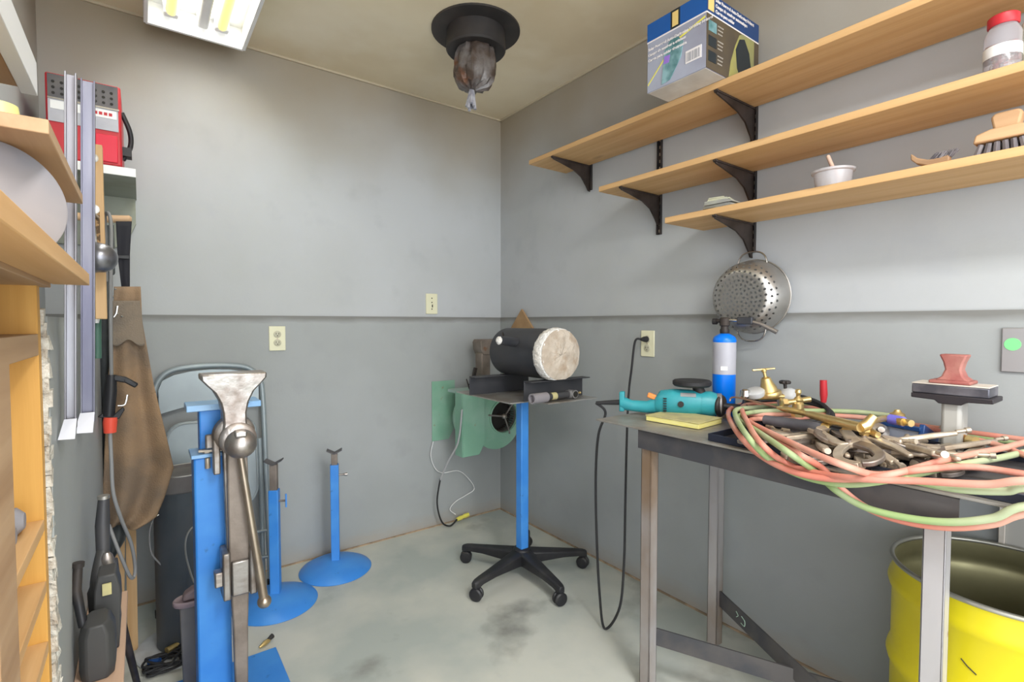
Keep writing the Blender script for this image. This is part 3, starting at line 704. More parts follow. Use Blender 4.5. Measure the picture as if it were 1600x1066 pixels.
# ---------------- grinder / polisher
gA = Vector((-.43, -1.375, .903)); gB = Vector((-.268, -1.615, .903))
d = (gB-gA).normalized(); side = Vector((-d.y, d.x, 0)); up = Vector((0, 0, 1))
if side.x > 0: side = -side      # towards the camera
t = thing('angle_grinder', 'teal corded right-angle polisher lying on the left end of the table', 'power tool', (gA+gB)/2-Vector((0, 0, .05)))
def ring(c, rx, rz, n=20, pw=1.0): return [c+side*(math.cos(2*PI*k/n)*rx)+up*(math.sin(2*PI*k/n)*rz) for k in range(n)]
L = (gB-gA).length
b = M(); b.loft([ring(gA+d*(L*s)+up*dz, rx, rz) for s, rx, rz, dz in ((.40, .026, .028, -.012), (.46, .036, .044, -.004), (.62, .041, .047, 0), (.80, .041, .046, 0), (.95, .036, .042, 0))]); b.build('motor_housing', m_teal, t, bevel=.0)
b = M(); b.loft([ring(gA+d*(L*s)+up*dz, rx, rz) for s, rx, rz, dz in ((-.02, .018, .020, -.012), (.03, .020, .024, -.014), (.12, .018, .020, -.020), (.30, .020, .022, -.022), (.46, .028, .030, -.012))]); b.build('rear_handle', m_teal, t)
b = M(); b.box(gA+d*.0+up*-.006, (.030, .018, .072), Matrix((side, d, up)).transposed()); b.build('handle_cap', m_teal, t, bevel=.004)
M().box(gA+d*(L*.37)+up*.016, (.018, .038, .018), Matrix((side, d, up)).transposed() @ Matrix.Rotation(-.35, 3, 'X')).build('trigger', m_orange, t, bevel=.004)
b = M()
for i in range(6): b.box(gA+d*(L*.52)+side*.0365+up*(-.026+.0085*i), (.012, .011, .003), Matrix((side, d, up)).transposed())
b.build('vent_slots', m_dark, t)
M().cyl(gA+d*(L*.70)+side*.036, gA+d*(L*.70)+side*.046, .010, n=20).build('brush_cap', m_blk, t)
M().box(gA+d*(L*.78)+side*.030+up*.031, (.003, .05, .014), Matrix((side, d, up)).transposed() @ Matrix.Rotation(-.6, 3, 'Y')).build('maker_plate', m_plateslv, t)
b = M(); b.loft([ring(gA+d*(L*s), rx, rz) for s, rx, rz in ((.93, .038, .042), (1.03, .036, .044), (1.13, .026, .034))]); b.build('gear_head', m_teal, t)
M().loft([ring(gA+d*(L*s), .030, .038) for s in (1.10, 1.15)]).build('gear_ring', mat('grey_gear_casting', (.28, .27, .27), .45, .5), t)
hc = gA+d*(L*1.02)
M().cyl(hc+up*.036-d*.03, hc+up*.060-d*.04, .018, n=24).build('spindle', m_blk, t)
pc = hc+up*.060-d*.058
M().lathe([(.012, -.004), (.058, -.001), (.064, .005), (.064, .016), (.059, .020), (.004, .020)], pc, n=48).build('backing_pad', m_rubber, t)
sc2 = gA+d*(L*1.12)+up*(-.004)
M().lathe([(.0, 0), (.036, .002), (.038, .008), (.034, .014), (.012, .018)], sc2, d+side*.5, n=32).build('flange', m_blk, t)
M().tube([sc2+d*.015, sc2+d*.05-up*.006, sc2+d*.11-up*.012], [.010, .015, .016], 14).build('side_handle', m_plastic, t)
b = M(); ca = gA-d*.005-up*.010; b.tube([ca, ca-d*.05-up*.004, ca-d*.09-up*.008], [.010, .008, .006], 12); b.build('cord_sleeve', m_rubber, t)
gcord = ca-d*.09-up*.008
# cord to the outlet
pl = po+Vector((-.010, 0, .02))
P = [pl+Vector((-.04, .0, 0)), pl+Vector((-.055, .02, -.01)), X(987, 575, -.085), X(982, 620, -.10), X(979, 700, -.16), X(977, 790, -.24), X(975, 880, -.32), X(968, 950, -.38), X(945, 991, -.42), X(937, 930, -.43), X(932, 830, -.44), X(931, 740, -.45), X(935, 680, -.46), X(946, 645, -.45), gcord]
P[8].z = max(P[8].z, .008)
t = thing('power_cord', 'black power cord from the right wall outlet looping almost to the floor', 'cord', P[8])
M().tube(smoothpath(P, 10), .0048, 8).build('cable', m_rubber, t)
M().tube([pl+Vector((-.001, 0, 0)), pl+Vector((-.018, 0, 0)), pl+Vector((-.042, 0, 0))], [.013, .012, .006], 14).build('plug', m_rubber, t)

# yellow pad
t = thing('yellow_notepad', 'worn yellow pad lying in front of the teal polisher', 'pad', (-.38, -1.60, TZ))
R = Matrix.Rotation(math.radians(4), 3, 'Z')
M().box((-.385, -1.60, TZ+.010), (.145, .190, .016), R).build('pages', m_yellow, t, bevel=.001)
M().box((-.385, -1.60, TZ+.0195), (.149, .194, .003), R).build('cover', m_ypad, t, bevel=.001)

# pliers-like key between polisher and tray
p = Z(1106, 648, TZ)
b = M(); b.tube(smoothpath([p+Vector((.02, .05, .008)), p+Vector((0, 0, .016)), p+Vector((-.01, -.05, .008))]), [.006]*17, 8); b.lathe([(.010, 0), (.016, .002), (.016, .014), (.010, .016)], p+Vector((-.012, -.06, 0)), n=20)
tag(b.build('pad_wrench', m_nickel), 'small dull steel wrench on the table between the yellow pad and the tray', 'wrench')

# ---------------- propane torch
pc = X(1131, 600, -.165); pc.z = TZ
t = thing('propane_torch', 'blue and silver propane cylinder with a black torch head, standing on the table', 'torch', pc)
rr = .0385
M().lathe([(rr-.006, 0), (rr, .008), (rr, .150), (rr, .151)], pc, n=40).build('cylinder_base', m_propblue, t)
M().lathe([(rr+.0004, .150), (rr+.0004, .262), (rr-.001, .263)], pc, n=40).build('label_wrap', m_propgrey, t)
M().lathe([(rr, .262), (rr+.001, .270), (rr-.004, .282), (.018, .292), (.012, .294)], pc, n=40).build('collar', m_propblue, t)
vd = (CAM-pc); vd.z = 0; vd.normalize(); sd = Vector((-vd.y, vd.x, 0))
M().box(pc+vd*(rr+.0005)+Vector((0, 0, .172)), (.022, .002, .014), Matrix((sd, vd, up)).transposed()).build('sticker', m_white, t)
b = M(); b.lathe([(.013, .290), (.016, .296), (.016, .306), (.013, .312), (.013, .318), (.017, .322), (.017, .346), (.013, .350)], pc, n=20); b.build('valve_body', m_blk, t)
hd = Vector((.15, -.99, 0)).normalized()
b = M(); b.tube([pc+up*.338-hd*.014, pc+up*.338-hd*.032], [.007, .006], 12); b.cyl(pc+up*.336-hd*.028, pc+up*.336-hd*.042, .011, n=14); b.build('knob', m_blk, t)
M().tube([pc+up*.340+hd*.014, pc+up*.338+hd*.055], .005, 12).build('gas_tube', m_chrome, t)
M().box(pc+up*.338+hd*.070, (.052, .020, .026), Matrix((hd, hd.cross(up), up)).transposed()).build('igniter_housing', m_gunm, t, bevel=.004)
M().tube([pc+up*.334+hd*.094, pc+up*.326+hd*.120, pc+up*.300+hd*.172], [.006, .006, .008], 14).build('burner_tube', m_steel, t)

# ---------------- regulators
hd = Vector((_R.x, _R.y, 0)).normalized()
def regulator(p, lean, s, label, black=False):
    t = thing('brass_regulator', label, 'regulator', p)
    ax = Vector(lean).normalized()
    M().lathe([(.010*s, 0), (.034*s, .002*s), (.036*s, .010*s), (.034*s, .016*s), (.024*s, .018*s)], p, ax, 32).build('body', m_brass, t)
    M().lathe([(.026*s, .016*s), (.025*s, .028*s), (.018*s, .045*s), (.014*s, .060*s), (.008*s, .064*s)], p, ax, 32).build('bonnet', m_brass, t)
    M().lathe([(.005*s, .060*s), (.005*s, .080*s), (.008*s, .082*s), (.008*s, .090*s)], p, ax, 16).build('screw', m_brass, t)
    return t, ax
p = Z(1200, 628, TZ+.035) ; p = Vector((-.22, -1.78, TZ+.035)); q = X(1203, 620, -.24)
p = q.copy()
t, ax = regulator(p, (-.25*_R.x, -.25*_R.y, 1), 1.0, 'brass gas regulator with a T-handle on the table right of the propane cylinder')
tp = p+ax*.088
M().bar(tp-hd*.036-up*.002, tp+hd*.036+up*.004, .006, .006).build('t_handle', m_brass, t, bevel=.002)
g = M().lathe([(.0, 0), (.026, 0), (.028, .004), (.028, .016), (.024, .019)], p-hd*.045+up*.004, -vd*-.25+up*.9-hd*.2, 32).build('gauge', m_whitebase, t)
M().lathe([(.012, 0), (.016, .004), (.014, .022), (.009, .026)], p-hd*.078+up*-.002, up, 16).build('fitting', m_chrome, t)
M().tube([p-hd*.05, p+hd*.05], .010, 12).build('cross_pipe', m_brass, t)
p2 = X(1232, 622, -.18)
t = thing('silver_regulator', 'pale round regulator with a black star knob behind the brass one', 'regulator', p2)
M().lathe([(.030, -.03), (.034, 0), (.030, .018), (.018, .028), (.008, .032)], p2, up, 32).build('body', m_whitebase, t)
b = M(); b.cyl(p2+up*.030-hd*.01, p2+up*.046-hd*.012, .005, n=12)
for k in range(6): b.ball(p2+up*.050-hd*.012+Vector((math.cos(k*PI/3)*.011, math.sin(k*PI/3)*.011, 0)), .0065, 10)
b.lathe([(.012, -.005), (.012, .006)], p2+up*.050-hd*.012, n=16); b.build('knob', m_blk, t)
p3 = X(1247, 628, -.24)
t = thing('brass_valve', 'small brass valve with a round top lying between the regulators and the red handle', 'valve', p3)
M().lathe([(.016, -.02), (.016, -.005), (.012, 0), (.014, .006), (.010, .012), (.006, .016), (.006, .024), (.009, .028), (.008, .036), (.003, .039)], p3, up, 24).build('body', m_brass, t)
M().tube([p3-hd*.045-up*.004, p3-hd*.02, p3+hd*.035+up*.008], [.012, .008, .009], 14).build('pipe', m_brass, t)
M().lathe([(.012, 0), (.016, .002), (.016, .016), (.012, .018)], p3-hd*.052-up*.004, hd, 6).build('nut', m_brass, t)
M().lathe([(.018, 0), (.018, .022), (.012, .026)], p3-up*.045, up, 6).build('base_nut', m_brass, t)

# black coiled cable behind
P = []
pcn = X(1285, 640, -.14)
b = M()
for k, (h, r_) in enumerate(((.004, .115), (.014, .11), (.024, .105))):
    P = [Vector((-.17+.085*math.cos(a), pcn.y+.10-r_*math.sin(a)*1.2, TZ+.008+h+.06*(.5+.5*math.cos(a+.2*k)))) for a in [2*PI*i/36 for i in range(36)]]
    b.tube(P, .0065, 8, closed=True)
tag(b.build('coiled_cable', m_rubber), 'coil of thick black cable on the table near the wall behind the brass torch', 'cable')
p = X(1287, 618, -.10)
t = thing('red_handled_tool', 'tool standing near the wall with only its upright red handle showing', 'tool', (p.x, p.y, TZ))
M().tube([(p.x, p.y, .93), (p.x, p.y, .955), (p.x, p.y+.002, 1.0)], [.008, .011, .010], 12).build('grip', m_red, t)
M().cyl((p.x, p.y, TZ), (p.x, p.y, .935), .005).build('shank', m_steel, t)

# ---------------- brass cutting torch
TT = TZ+.085
tip = Z(1150, 621, TT+.01); n0 = Z(1215, 637, TT); n1 = Z(1262, 647, TT); n2 = Z(1345, 668, TT); n3 = Z(1385, 655, TT)
t = thing('gas_torch', 'long brass gas welding torch lying across the hoses', 'torch', n1)
M().tube(smoothpath([Z(1140, 627, TT-.005), tip, n0]), [.0028]*9+[.003]*8, 8).build('tip_tube', mat('copper_tube', (.42, .27, .2), .4, .8), t)
M().tube([n0, n0+(n1-n0)*.2, n0+(n1-n0)*.25, n0+(n1-n0)*.6, n0+(n1-n0)*.62, n1], [.004, .008, .009, .009, .0075, .0075], 12).build('mixer_nut', m_brass, t)
M().tube([n1, n1+(n2-n1)*.1, n2], [.008, .0105, .0115], 16).build('handle_tube', m_brass, t)
M().tube([n2, n2+hd*.014+up*.006, n2+hd*.030+up*.026], [.012, .013, .010], 14).build('valve_block', m_brass, t)
M().lathe([(.006, 0), (.015, .006), (.016, .014), (.009, .018), (.006, .024)], Z(1402, 655, TT), up, 20).build('valve_knob', m_brass, t)
M().tube([n2+hd*.022+up*.014, Z(1382, 654, TT), Z(1412, 660, TT)], [.007, .008, .010], 12).build('hose_barb', m_brass, t)
b = M(); b.tube([Z(1350, 670, TT-.01), Z(1372, 680, TT-.015)], [.009, .007], 12); b.lathe([(.012, 0), (.012, .014)], Z(1346, 674, TT-.012), hd, 6); b.build('lower_barb', m_brass, t)
M().tube([Z(1391, 655, TT), Z(1411, 659, TT)], .0125, 14).build('blue_tape', m_violet, t, label='violet-blue tape wrapped round the fitting')
M().tube([Z(1412, 659, TT), Z(1424, 662, TT)], .0085, 14).build('ferrule', m_brass, t)

# grey grip of hammer / air tool
a = Z(1195, 656, TZ+.055); c_ = Z(1300, 672, TZ+.058); e_ = Z(1342, 680, TZ+.058)
t = thing('grey_gripped_torch', 'black and grey gripped torch body with brass bands lying under the brass torch', 'torch', (a+c_)/2-up*.02)
M().tube([a, a+(c_-a)*.3, c_-(c_-a)*.12], [.013, .015, .015], 18).build('grip', mat('grey_rubber_grip', (.16, .16, .18), .5, c2=(.06, .06, .07), scale=6), t)
M().tube([c_-(c_-a)*.12, c_], .0165, 18).build('brass_band', m_brass, t)
M().tube([c_, c_+(e_-c_)*.45], .013, 18).build('neck', m_gunm, t)
M().tube([c_+(e_-c_)*.45, c_+(e_-c_)*.8], .0155, 6).build('brass_nut', m_brass, t)
M().tube([c_+(e_-c_)*.8, e_+(e_-c_)*.6], .012, 14).build('tail', m_blk, t)

# ---------------- twin hoses
HR = .0072
hk = [0]
def hz(pts):
    W = [Z(u, v, val) if k == 'z' else X(u, v, val) for u, v, k, val in pts]
    if W[-1].x < -.3 and pts[-1][0] > 1600:      # the coil turns back towards the wall past the tray
        o = .017*hk[0]; hk[0] += 1
        e_ = W[-1]
        W += [Vector((e_.x+.06, -2.60-o*.3, max(e_.z, TZ+.03))), Vector((-.36, -2.64-o*.5, TZ+.020+o*.5)), Vector((-.22, -2.60-o*.5, TZ+.02+o*.4)), Vector((-.10-o*.3, -2.46, TZ+.03+o*.4))]
    elif pts[-1][0] > 1600: W += [Vector((-.10, -2.46, TZ+.035))]
    P = smoothpath(W, 9)
    for p in P: p.x = min(p.x, -.035)
    return P
T1 = TZ+.045
xf = -.60
# outer front sweep (pink on top, green beneath), hanging just over the table's front edge
outer = [(1300, 630, 'z', T1), (1240, 627, 'z', T1), (1180, 629, 'z', T1), (1147, 636, 'z', T1), (1138, 648, 'z', T1-.005), (1152, 676, 'z', T1-.005), (1180, 706, 'x', xf), (1220, 730, 'x', xf-.02), (1270, 745, 'x', xf-.02), (1330, 749, 'x', xf-.02), (1400, 740, 'x', xf-.02), (1480, 718, 'z', T1), (1560, 702, 'z', T1), (1622, 690, 'z', T1)]
red2 = [(1330, 641, 'z', T1), (1260, 637, 'z', T1+.005), (1190, 632, 'z', T1+.01), (1160, 636, 'z', T1+.012), (1170, 664, 'z', T1+.01), (1190, 694, 'z', T1), (1225, 722, 'x', xf), (1270, 738, 'x', xf-.005), (1340, 748, 'x', xf-.035), (1440, 752, 'x', xf-.02), (1540, 757, 'x', xf-.02), (1622, 752, 'x', xf-.02)]
red3 = [(1420, 662, 'z', T1), (1340, 652, 'z', T1), (1260, 648, 'z', T1), (1185, 648, 'z', T1), (1160, 650, 'z', T1-.01), (1172, 660, 'z', T1), (1215, 682, 'z', T1+.008), (1270, 708, 'z', T1+.008), (1320, 728, 'z', T1), (1370, 742, 'x', xf+.0), (1440, 734, 'x', xf+.01), (1520, 730, 'z', T1-.015), (1622, 744, 'z', T1-.015)]
grn1 = [(1300, 634, 'z', T1+.012), (1240, 632, 'z', T1+.012), (1180, 637, 'z', T1+.012), (1152, 640, 'z', T1+.016), (1150, 652, 'z', T1+.010), (1168, 682, 'z', T1+.008), (1200, 716, 'x', xf-.015), (1250, 743, 'x', xf-.005), (1320, 757, 'x', xf-.015), (1400, 748, 'x', xf-.012), (1480, 730, 'z', T1-.012), (1560, 716, 'z', T1-.012), (1622, 704, 'z', T1-.012)]
grn2 = [(1410, 652, 'z', T1+.01), (1340, 644, 'z', T1+.012), (1260, 642, 'z', T1+.012), (1190, 643, 'z', T1+.01), (1160, 648, 'z', T1+.006), (1155, 656, 'z', T1), (1180, 672, 'z', T1), (1230, 706, 'z', T1-.005), (1275, 738, 'x', xf+.012), (1305, 766, 'x', xf), (1350, 792, 'x', xf), (1410, 808, 'x', xf), (1480, 816, 'x', xf), (1550, 810, 'x', xf), (1622, 790, 'x', xf)]
red4 = [(1310, 645, 'z', T1-.005), (1240, 655, 'z', T1-.012), (1180, 655, 'z', T1-.012), (1172, 662, 'z', T1-.012), (1200, 680, 'z', T1-.008), (1245, 708, 'z', T1-.008), (1285, 732, 'x', xf+.02), (1315, 764, 'x', xf+.015), (1355, 794, 'x', xf+.012), (1410, 814, 'x', xf+.01), (1480, 824, 'x', xf+.01), (1550, 819, 'x', xf+.01), (1622, 801, 'x', xf+.01)]
grn3 = [(1380, 741, 'x', xf+.012), (1430, 752, 'x', xf+.01), (1500, 765, 'x', xf), (1570, 768, 'x', xf), (1622, 764, 'x', xf)]
backr = [(1415, 655, 'z', T1-.01), (1450, 656, 'z', T1-.01), (1500, 662, 'z', T1-.01), (1560, 673, 'z', T1-.01), (1622, 686, 'z', T1-.01)]
backg = [(1430, 662, 'z', T1-.02), (1470, 666, 'z', T1-.02), (1530, 676, 'z', T1-.02), (1590, 688, 'z', T1-.02), (1622, 697, 'z', T1-.02)]
backr2 = [(1428, 665, 'z', T1-.004), (1460, 672, 'z', T1-.004), (1500, 682, 'z', T1-.006), (1560, 696, 'z', T1-.008), (1622, 716, 'z', T1-.012)]
t = thing('twin_gas_hose', 'tangled coil of red gas hose and green gas hose spilling over the table front', 'hose', (-.45, -1.95, TZ+.0))
b = M()
for pth in (outer, red2, red3, red4, backr, backr2): b.tube(hz(pth), HR, 10)
b.build('red_hose', m_redhose, t)
b = M()
for pth in (grn1, grn2, grn3, backg): b.tube(hz(pth), HR, 10)
b.build('green_hose', m_grnhose, t)
b = M()
for u, v in ((1500, 684), (1519, 688), (1417, 656)):
    q = Z(u, v, T1-.004); dd = (Z(u+12, v+3, T1-.004)-q); b.tube([q-dd*.5, q+dd*.5], .0105, 12)
b.build('brass_ferrule', m_brass, t)

# ---------------- vise / anvil block at the right
av = X(1493, 600, -.17); ya = av.y
t = thing('stake_anvil', 'steel T-shaped rail anvil with a red cast block on top, near the right wall', 'anvil', (-.17, ya, TZ))
xa, xb = -.215, -.125
M().span((xa+.01, ya+.020, TZ), (xb-.01, ya-.020, .99)).build('web', m_cabinet, t, bevel=.008)
fl = [(-.080, 1.000), (.078, 1.000), (.078, .988), (.030, .986), (.022, .978), (-.022, .978), (-.030, .986), (-.080, .988)]
M().loft([[Vector((x, ya+y, z)) for y, z in fl] for x in (xa-.004, xb+.004)]).build('flange', mat('black_flange_steel', (.035, .03, .035), .5, .3), t, bevel=.002)
M().span((xa, ya+.078, 1.000), (xb, ya-.072, 1.024)).build('steel_slab', mat('mottled_slab_steel', (.24, .23, .26), .4, .6, c2=(.10, .10, .12), scale=12), t, bevel=.003)
M().span((xa, ya+.078, 1.024), (xb, ya-.072, 1.027)).build('slab_top', m_carton, t, bevel=.001)
z0 = 1.027; mx_ = (xa+xb)/2
b = M(); b.span((mx_-.036, ya+.046, z0), (mx_+.036, ya-.036, z0+.009)); b.build('block_foot', m_redcast, t, bevel=.003)
rings = []
for z, hy, hx in ((z0+.008, .034, .030), (z0+.018, .022, .024), (z0+.036, .016, .020), (z0+.054, .020, .020), (z0+.074, .028, .022)):
    rings.append([Vector((mx_+hx*a, ya+.002+hy*c_, z)) for a, c_ in ((-1, -1), (1, -1), (1, 1), (-1, 1))])
M().loft(rings).build('block_neck', m_redcast, t, bevel=.004)

# ================================================================ YELLOW DRUM
dc = Vector((-.245, -2.365, 0)); DR = .213; DH = .605
t = thing('yellow_drum', 'open yellow steel drum under the right end of the welding table', 'drum', dc)
prof = [(DR-.004, 0), (DR, .01)]
z = .01
for zc in (.19, .36, .545):
    prof += [(DR, zc-.025), (DR+.006, zc-.012), (DR+.009, zc), (DR+.006, zc+.012), (DR, zc+.025)]
prof += [(DR, DH-.008)]
inner = [(r-.004, z) for r, z in reversed(prof)]
M().lathe(prof, dc, n=72, cap=False).build('shell', m_drum, t)
M().lathe([(DR-.003, DH-.008)]+inner+[(.02, .006)], dc, n=72, cap=False).build('lining', m_drumin, t)
M().torus(dc+Vector((0, 0, DH-.004)), DR+.001, .0055, n=72, m=10).build('rolled_rim', mat('worn_olive_rim', (.42, .41, .36), .35, .7), t)
M().lathe([(.001, .25), (DR-.006, .25), (DR-.006, .24), (.001, .24)], dc, n=48).build('contents', mat('grey_ash_fill', (.35, .33, .26), .9, c2=(.22, .2, .15), scale=20), t)
# scratch on the drum side
a_ = math.atan2(CAM.y-dc.y, CAM.x-dc.x)
b = M(); b.tube([dc+Vector((math.cos(a_+th)*(DR+.001), math.sin(a_+th)*(DR+.001), z)) for th, z in ((-.32, .475), (-.27, .465), (-.2, .455))], .0012, 5)
b.build('scratch', m_dark, t)
# pale panel on the wall behind the drum
yc = X(1571, 800, -.03).y
t = thing('wall_panel', 'pale grey-beige panel with an upright edge strip on the wall behind the yellow drum', 'panel', (-.02, yc-.25, .30))
M().span((-.012, yc, .30), (-.022, yc-.55, .80)).build('board', m_cabinet, t, bevel=.001)
M().span((-.012, yc+.012, .30), (-.030, yc, .80)).build('edge_strip', m_carton, t, bevel=.001)

# ================================================================ FURNACE CART
cx, cy = -.41, -.756
t = thing('rolling_stand', 'blue post stand on a black five-spoke castor base carrying the small forge', 'stand', (cx, cy, 0))
b = M()
b.lathe([(.045, .055), (.05, .075), (.042, .125), (.034, .13), (.0, .13)], (cx, cy, 0), n=30)
casters = []
for k in range(5):
    a = math.radians(48+72*k); dx, dy = math.cos(a), math.sin(a); sx_, sy_ = -dy, dx
    rings = []
    for s, w_, zt, zb in ((.02, .036, .122, .062), (.10, .030, .113, .066), (.20, .024, .102, .070), (.275, .020, .094, .066), (.30, .018, .090, .058), (.318, .012, .084, .058)):
        rings.append([Vector((cx+dx*s+sx_*w_*q, cy+dy*s+sy_*w_*q, z)) for q, z in ((-1, zb), (1, zb), (1, zt-.008), (.6, zt), (-.6, zt), (-1, zt-.008))])
    b.loft(rings); casters.append((cx+dx*.30, cy+dy*.30, a))
b.build('star_base', m_plastic, t, bevel=.003)
for x, y, a in casters:
    ang = math.atan2(-1.8, -1.4)+.5*math.sin(3*a); wx, wy = math.cos(ang), math.sin(ang)
    o = M().lathe([(.010, .036), (.016, .052), (.008, .062), (.006, .072)], (x, y, 0), n=16)
    for s in (-1, 1): o.lathe([(.004, 0), (.024, 0), (.0285, .004), (.0285, .011), (.023, .016), (.003, .017)], (x+wx*.003*s, y+wy*.003*s, .0286), (wx*s, wy*s, 0), 26)
    o.build('caster', m_plastic, t)
R45 = Matrix.Rotation(math.radians(0), 3, 'Z')
M().box((cx, cy, .48), (.043, .043, .71), R45).build('post', m_blue, t, bevel=.004)
b = M(); b.box((cx, cy, .832), (.12, .12, .008)); b.bar((cx-.12, cy, .834), (cx+.2, cy-.02, .834), .03, .010); b.build('top_bracket', m_blk, t)
b = M(); b.span((-.585, -.45, .838), (-.46, -.90, .843)); b.span((-.46, -.45, .838), (-.17, -1.0, .843)); b.build('tray_plate', mat('pale_sheet_steel', (.50, .49, .47), .4, .7, c2=(.36, .32, .28), scale=9), t, smooth=False)
def cradle(y, x0, x1, s=1):
    b = M(); b.span((x0, y, .843), (x1, y+.004, .932)); b.span((x0, y, .928), (x1, y-.05*s, .932)); return b.build('cradle', m_gunm, t, bevel=.001)
cradle(-.905, -.515, -.17); cradle(-.60, -.60, -.25)
# forge body lying on the cradles
fy0, fy1 = -.985, -.60; fc = Vector((-.375, 0, 1.043)); fr = .113
t = thing('gas_forge', 'small black cylindrical gas forge with a plug of pale refractory, on the blue rolling stand', 'forge', (fc.x, (fy0+fy1)/2, .93))
M().lathe([(fr, 0), (fr, fy1-(fy0+.055)), (fr-.004, fy1-(fy0+.055))], (fc.x, fy0+.055, fc.z), (0, 1, 0), 56).build('shell', m_gunm, t)
# refractory: ragged white fibre ring then the dished plug
b = M(); rings = []
for k, (y, rr_) in enumerate(((fy0+.075, .100), (fy0+.052, .116), (fy0+.030, .118), (fy0+.010, .113), (fy0+.004, .104))):
    rings.append([Vector((fc.x+math.cos(2*PI*i/90)*rr_*(1+random.uniform(-.018, .018)), y+random.uniform(-.003, .003), max(fc.z+math.sin(2*PI*i/90)*rr_*(1+random.uniform(-.018, .018)), .935))) for i in range(90)])
b.loft(rings); b.build('fibre_lining', m_wool, t)
b = M(); rings = []
for k, rr_ in enumerate((.110, .098, .075, .05, .025, .004)):
    rings.append([Vector((fc.x+.002+math.cos(2*PI*i/60)*rr_, fy0+.004-.010*math.sin(k*.5)+random.uniform(-.0022, .0022), max(fc.z+math.sin(2*PI*i/60)*rr_, .936))) for i in range(60)])
b.loft(rings); b.build('refractory_plug', m_fire, t)
pA = Vector((fc.x-.085, -.79, fc.z+.050)); pB = pA+Vector((-.125, -.03, .012))
M().tube([pA, pB], .020, 24).build('burner_port', m_gunm, t)
b = M(); b.ball(pB, .0185, 16, (.8, .9, 1)); b.build('port_stuffing', m_wool, t, jitter=.0015)
M().tube(smoothpath([pA+Vector((-.01, .10, .03)), pA+Vector((-.03, .08, .045)), pA+Vector((-.05, .05, .03)), pA+Vector((-.05, .04, 0))]), .003, 8).build('wire_hook', m_blk, t)
# burner pipe lying on the tray front
y_ = -.965; zc = .865
t = thing('pipe_assembly', 'length of grey pipe with fittings lying on the front edge of the forge stand', 'pipe', (-.33, y_, .843))
a = Vector((-.53, -.975, zc)); c_ = Vector((-.235, -.955, zc))
dd = (c_-a).normalized()
def hollow(b, p, q, r, ri, n=28):
    d_ = (q-p).normalized(); Ln = (q-p).length
    return b.lathe([(ri, .02), (ri, 0), (r, 0), (r, Ln), (ri, Ln), (ri, Ln-.02)], p, d_, n, cap=True)
hollow(M(), a, a+dd*.085, .0215, .016).build('open_socket', mat('grey_pvc_socket', (.30, .28, .30), .45, .3), t)
M().tube([a+dd*.085, a+dd*.13, a+dd*.225], .0155, 20).build('pipe', m_gunm, t)
M().tube([a+dd*.110, a+dd*.140], .0162, 20).build('tag', m_ypad, t)
q = a+dd*.245
b = M(); b.tube([a+dd*.215, q], .019, 20); b.tube([q-dd*.002+Vector((0, .018, 0)), q+Vector((.0, -.022, .0))], .0185, 24); b.build('tee_fitting', mat('zinc_fitting', (.36, .35, .35), .4, .6), t)
M().tube([q+Vector((0, -.0221, 0)), q+Vector((0, -.0230, 0))], .014, 24).build('bore', m_dark, t)
b = M(); b.tube([q+dd*.016, q+dd*.05], .0045, 10); b.ball(q+dd*.052, .006, 10); b.build('nipple', m_brass, t)

# ================================================================ BLOWER
bc = Vector((-.215, -.02, .635)); by_ = -.262
t = thing('blower_fan', 'green squirrel-cage blower fixed in the corner behind the forge stand', 'blower', (bc.x, -.14, .44))
def plate8(x0, x1, z0, z1, y, ch=.05, th=.004):
    return M().prism([(x0, y, z1), (x1, y, z1), (x1, y, z0+ch), (x1-ch*.6, y, z0), (x0, y, z0)], (0, 0, 0), (0, -th, 0))
o = plate8(-.495, -.345, .50, .845, -.014, .07); o.build('wall_flange', m_green, t, bevel=.001)
sc_prof = []
for i in range(60):
    a = 2*PI*i/60; r_ = .150+.022*((math.sin(a+2.6)+1)/2); sc_prof.append((math.cos(a)*r_, math.sin(a)*r_))
b = M(); b.loft([[Vector((bc.x+x, y, bc.z+z)) for x, z in sc_prof] for y in (-.035, by_+.006)], cap=False); b.build('drum_housing', mat('pale_green_paint', (.36, .55, .46), .4, c2=(.42, .60, .51), scale=6, c3=(.3, .2, .1), scale3=16, lo3=.66, hi3=.74), t)
# near side plate with inlet hole
NI = 60; ri = .094; ic = Vector((bc.x+.046, 0, bc.z+.012))
b = M(); y1, y2 = by_+.006, by_-.004
o1 = [Vector((bc.x+x, y1, bc.z+z)) for x, z in sc_prof]; o2 = [Vector((p.x, y2, p.z)) for p in o1]
i1 = [Vector((ic.x+math.cos(2*PI*i/60)*ri, y1, ic.z+math.sin(2*PI*i/60)*ri)) for i in range(60)]; i2 = [Vector((p.x, y2, p.z)) for p in i1]
b.loft([o1, o2, i2, i1], cap=False, closed=True); b.build('side_plate', m_green, t)
M().lathe([(ri+.004, 0), (ri+.004, .012), (ri-.002, .014), (ri-.004, 0)], (ic.x, by_-.002, ic.z), (0, -1, 0), 60, cap=False).build('inlet_ring', m_green, t)
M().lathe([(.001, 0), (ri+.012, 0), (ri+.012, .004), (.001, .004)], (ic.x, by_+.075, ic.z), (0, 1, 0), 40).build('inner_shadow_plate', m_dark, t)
b = M()
for i in range(40):
    a = 2*PI*i/40; q = Vector((ic.x+math.cos(a)*(ri-.006), by_+.006, ic.z+math.sin(a)*(ri-.006))); b.bar(q, q+Vector((0, .065, 0)), .007, .0016, (math.cos(a+.6), 0, math.sin(a+.6)))
b.torus((ic.x, by_+.010, ic.z), ri-.006, .003, (0, 1, 0), 48, 6); b.build('fan_wheel', m_steel, t)
b = M()
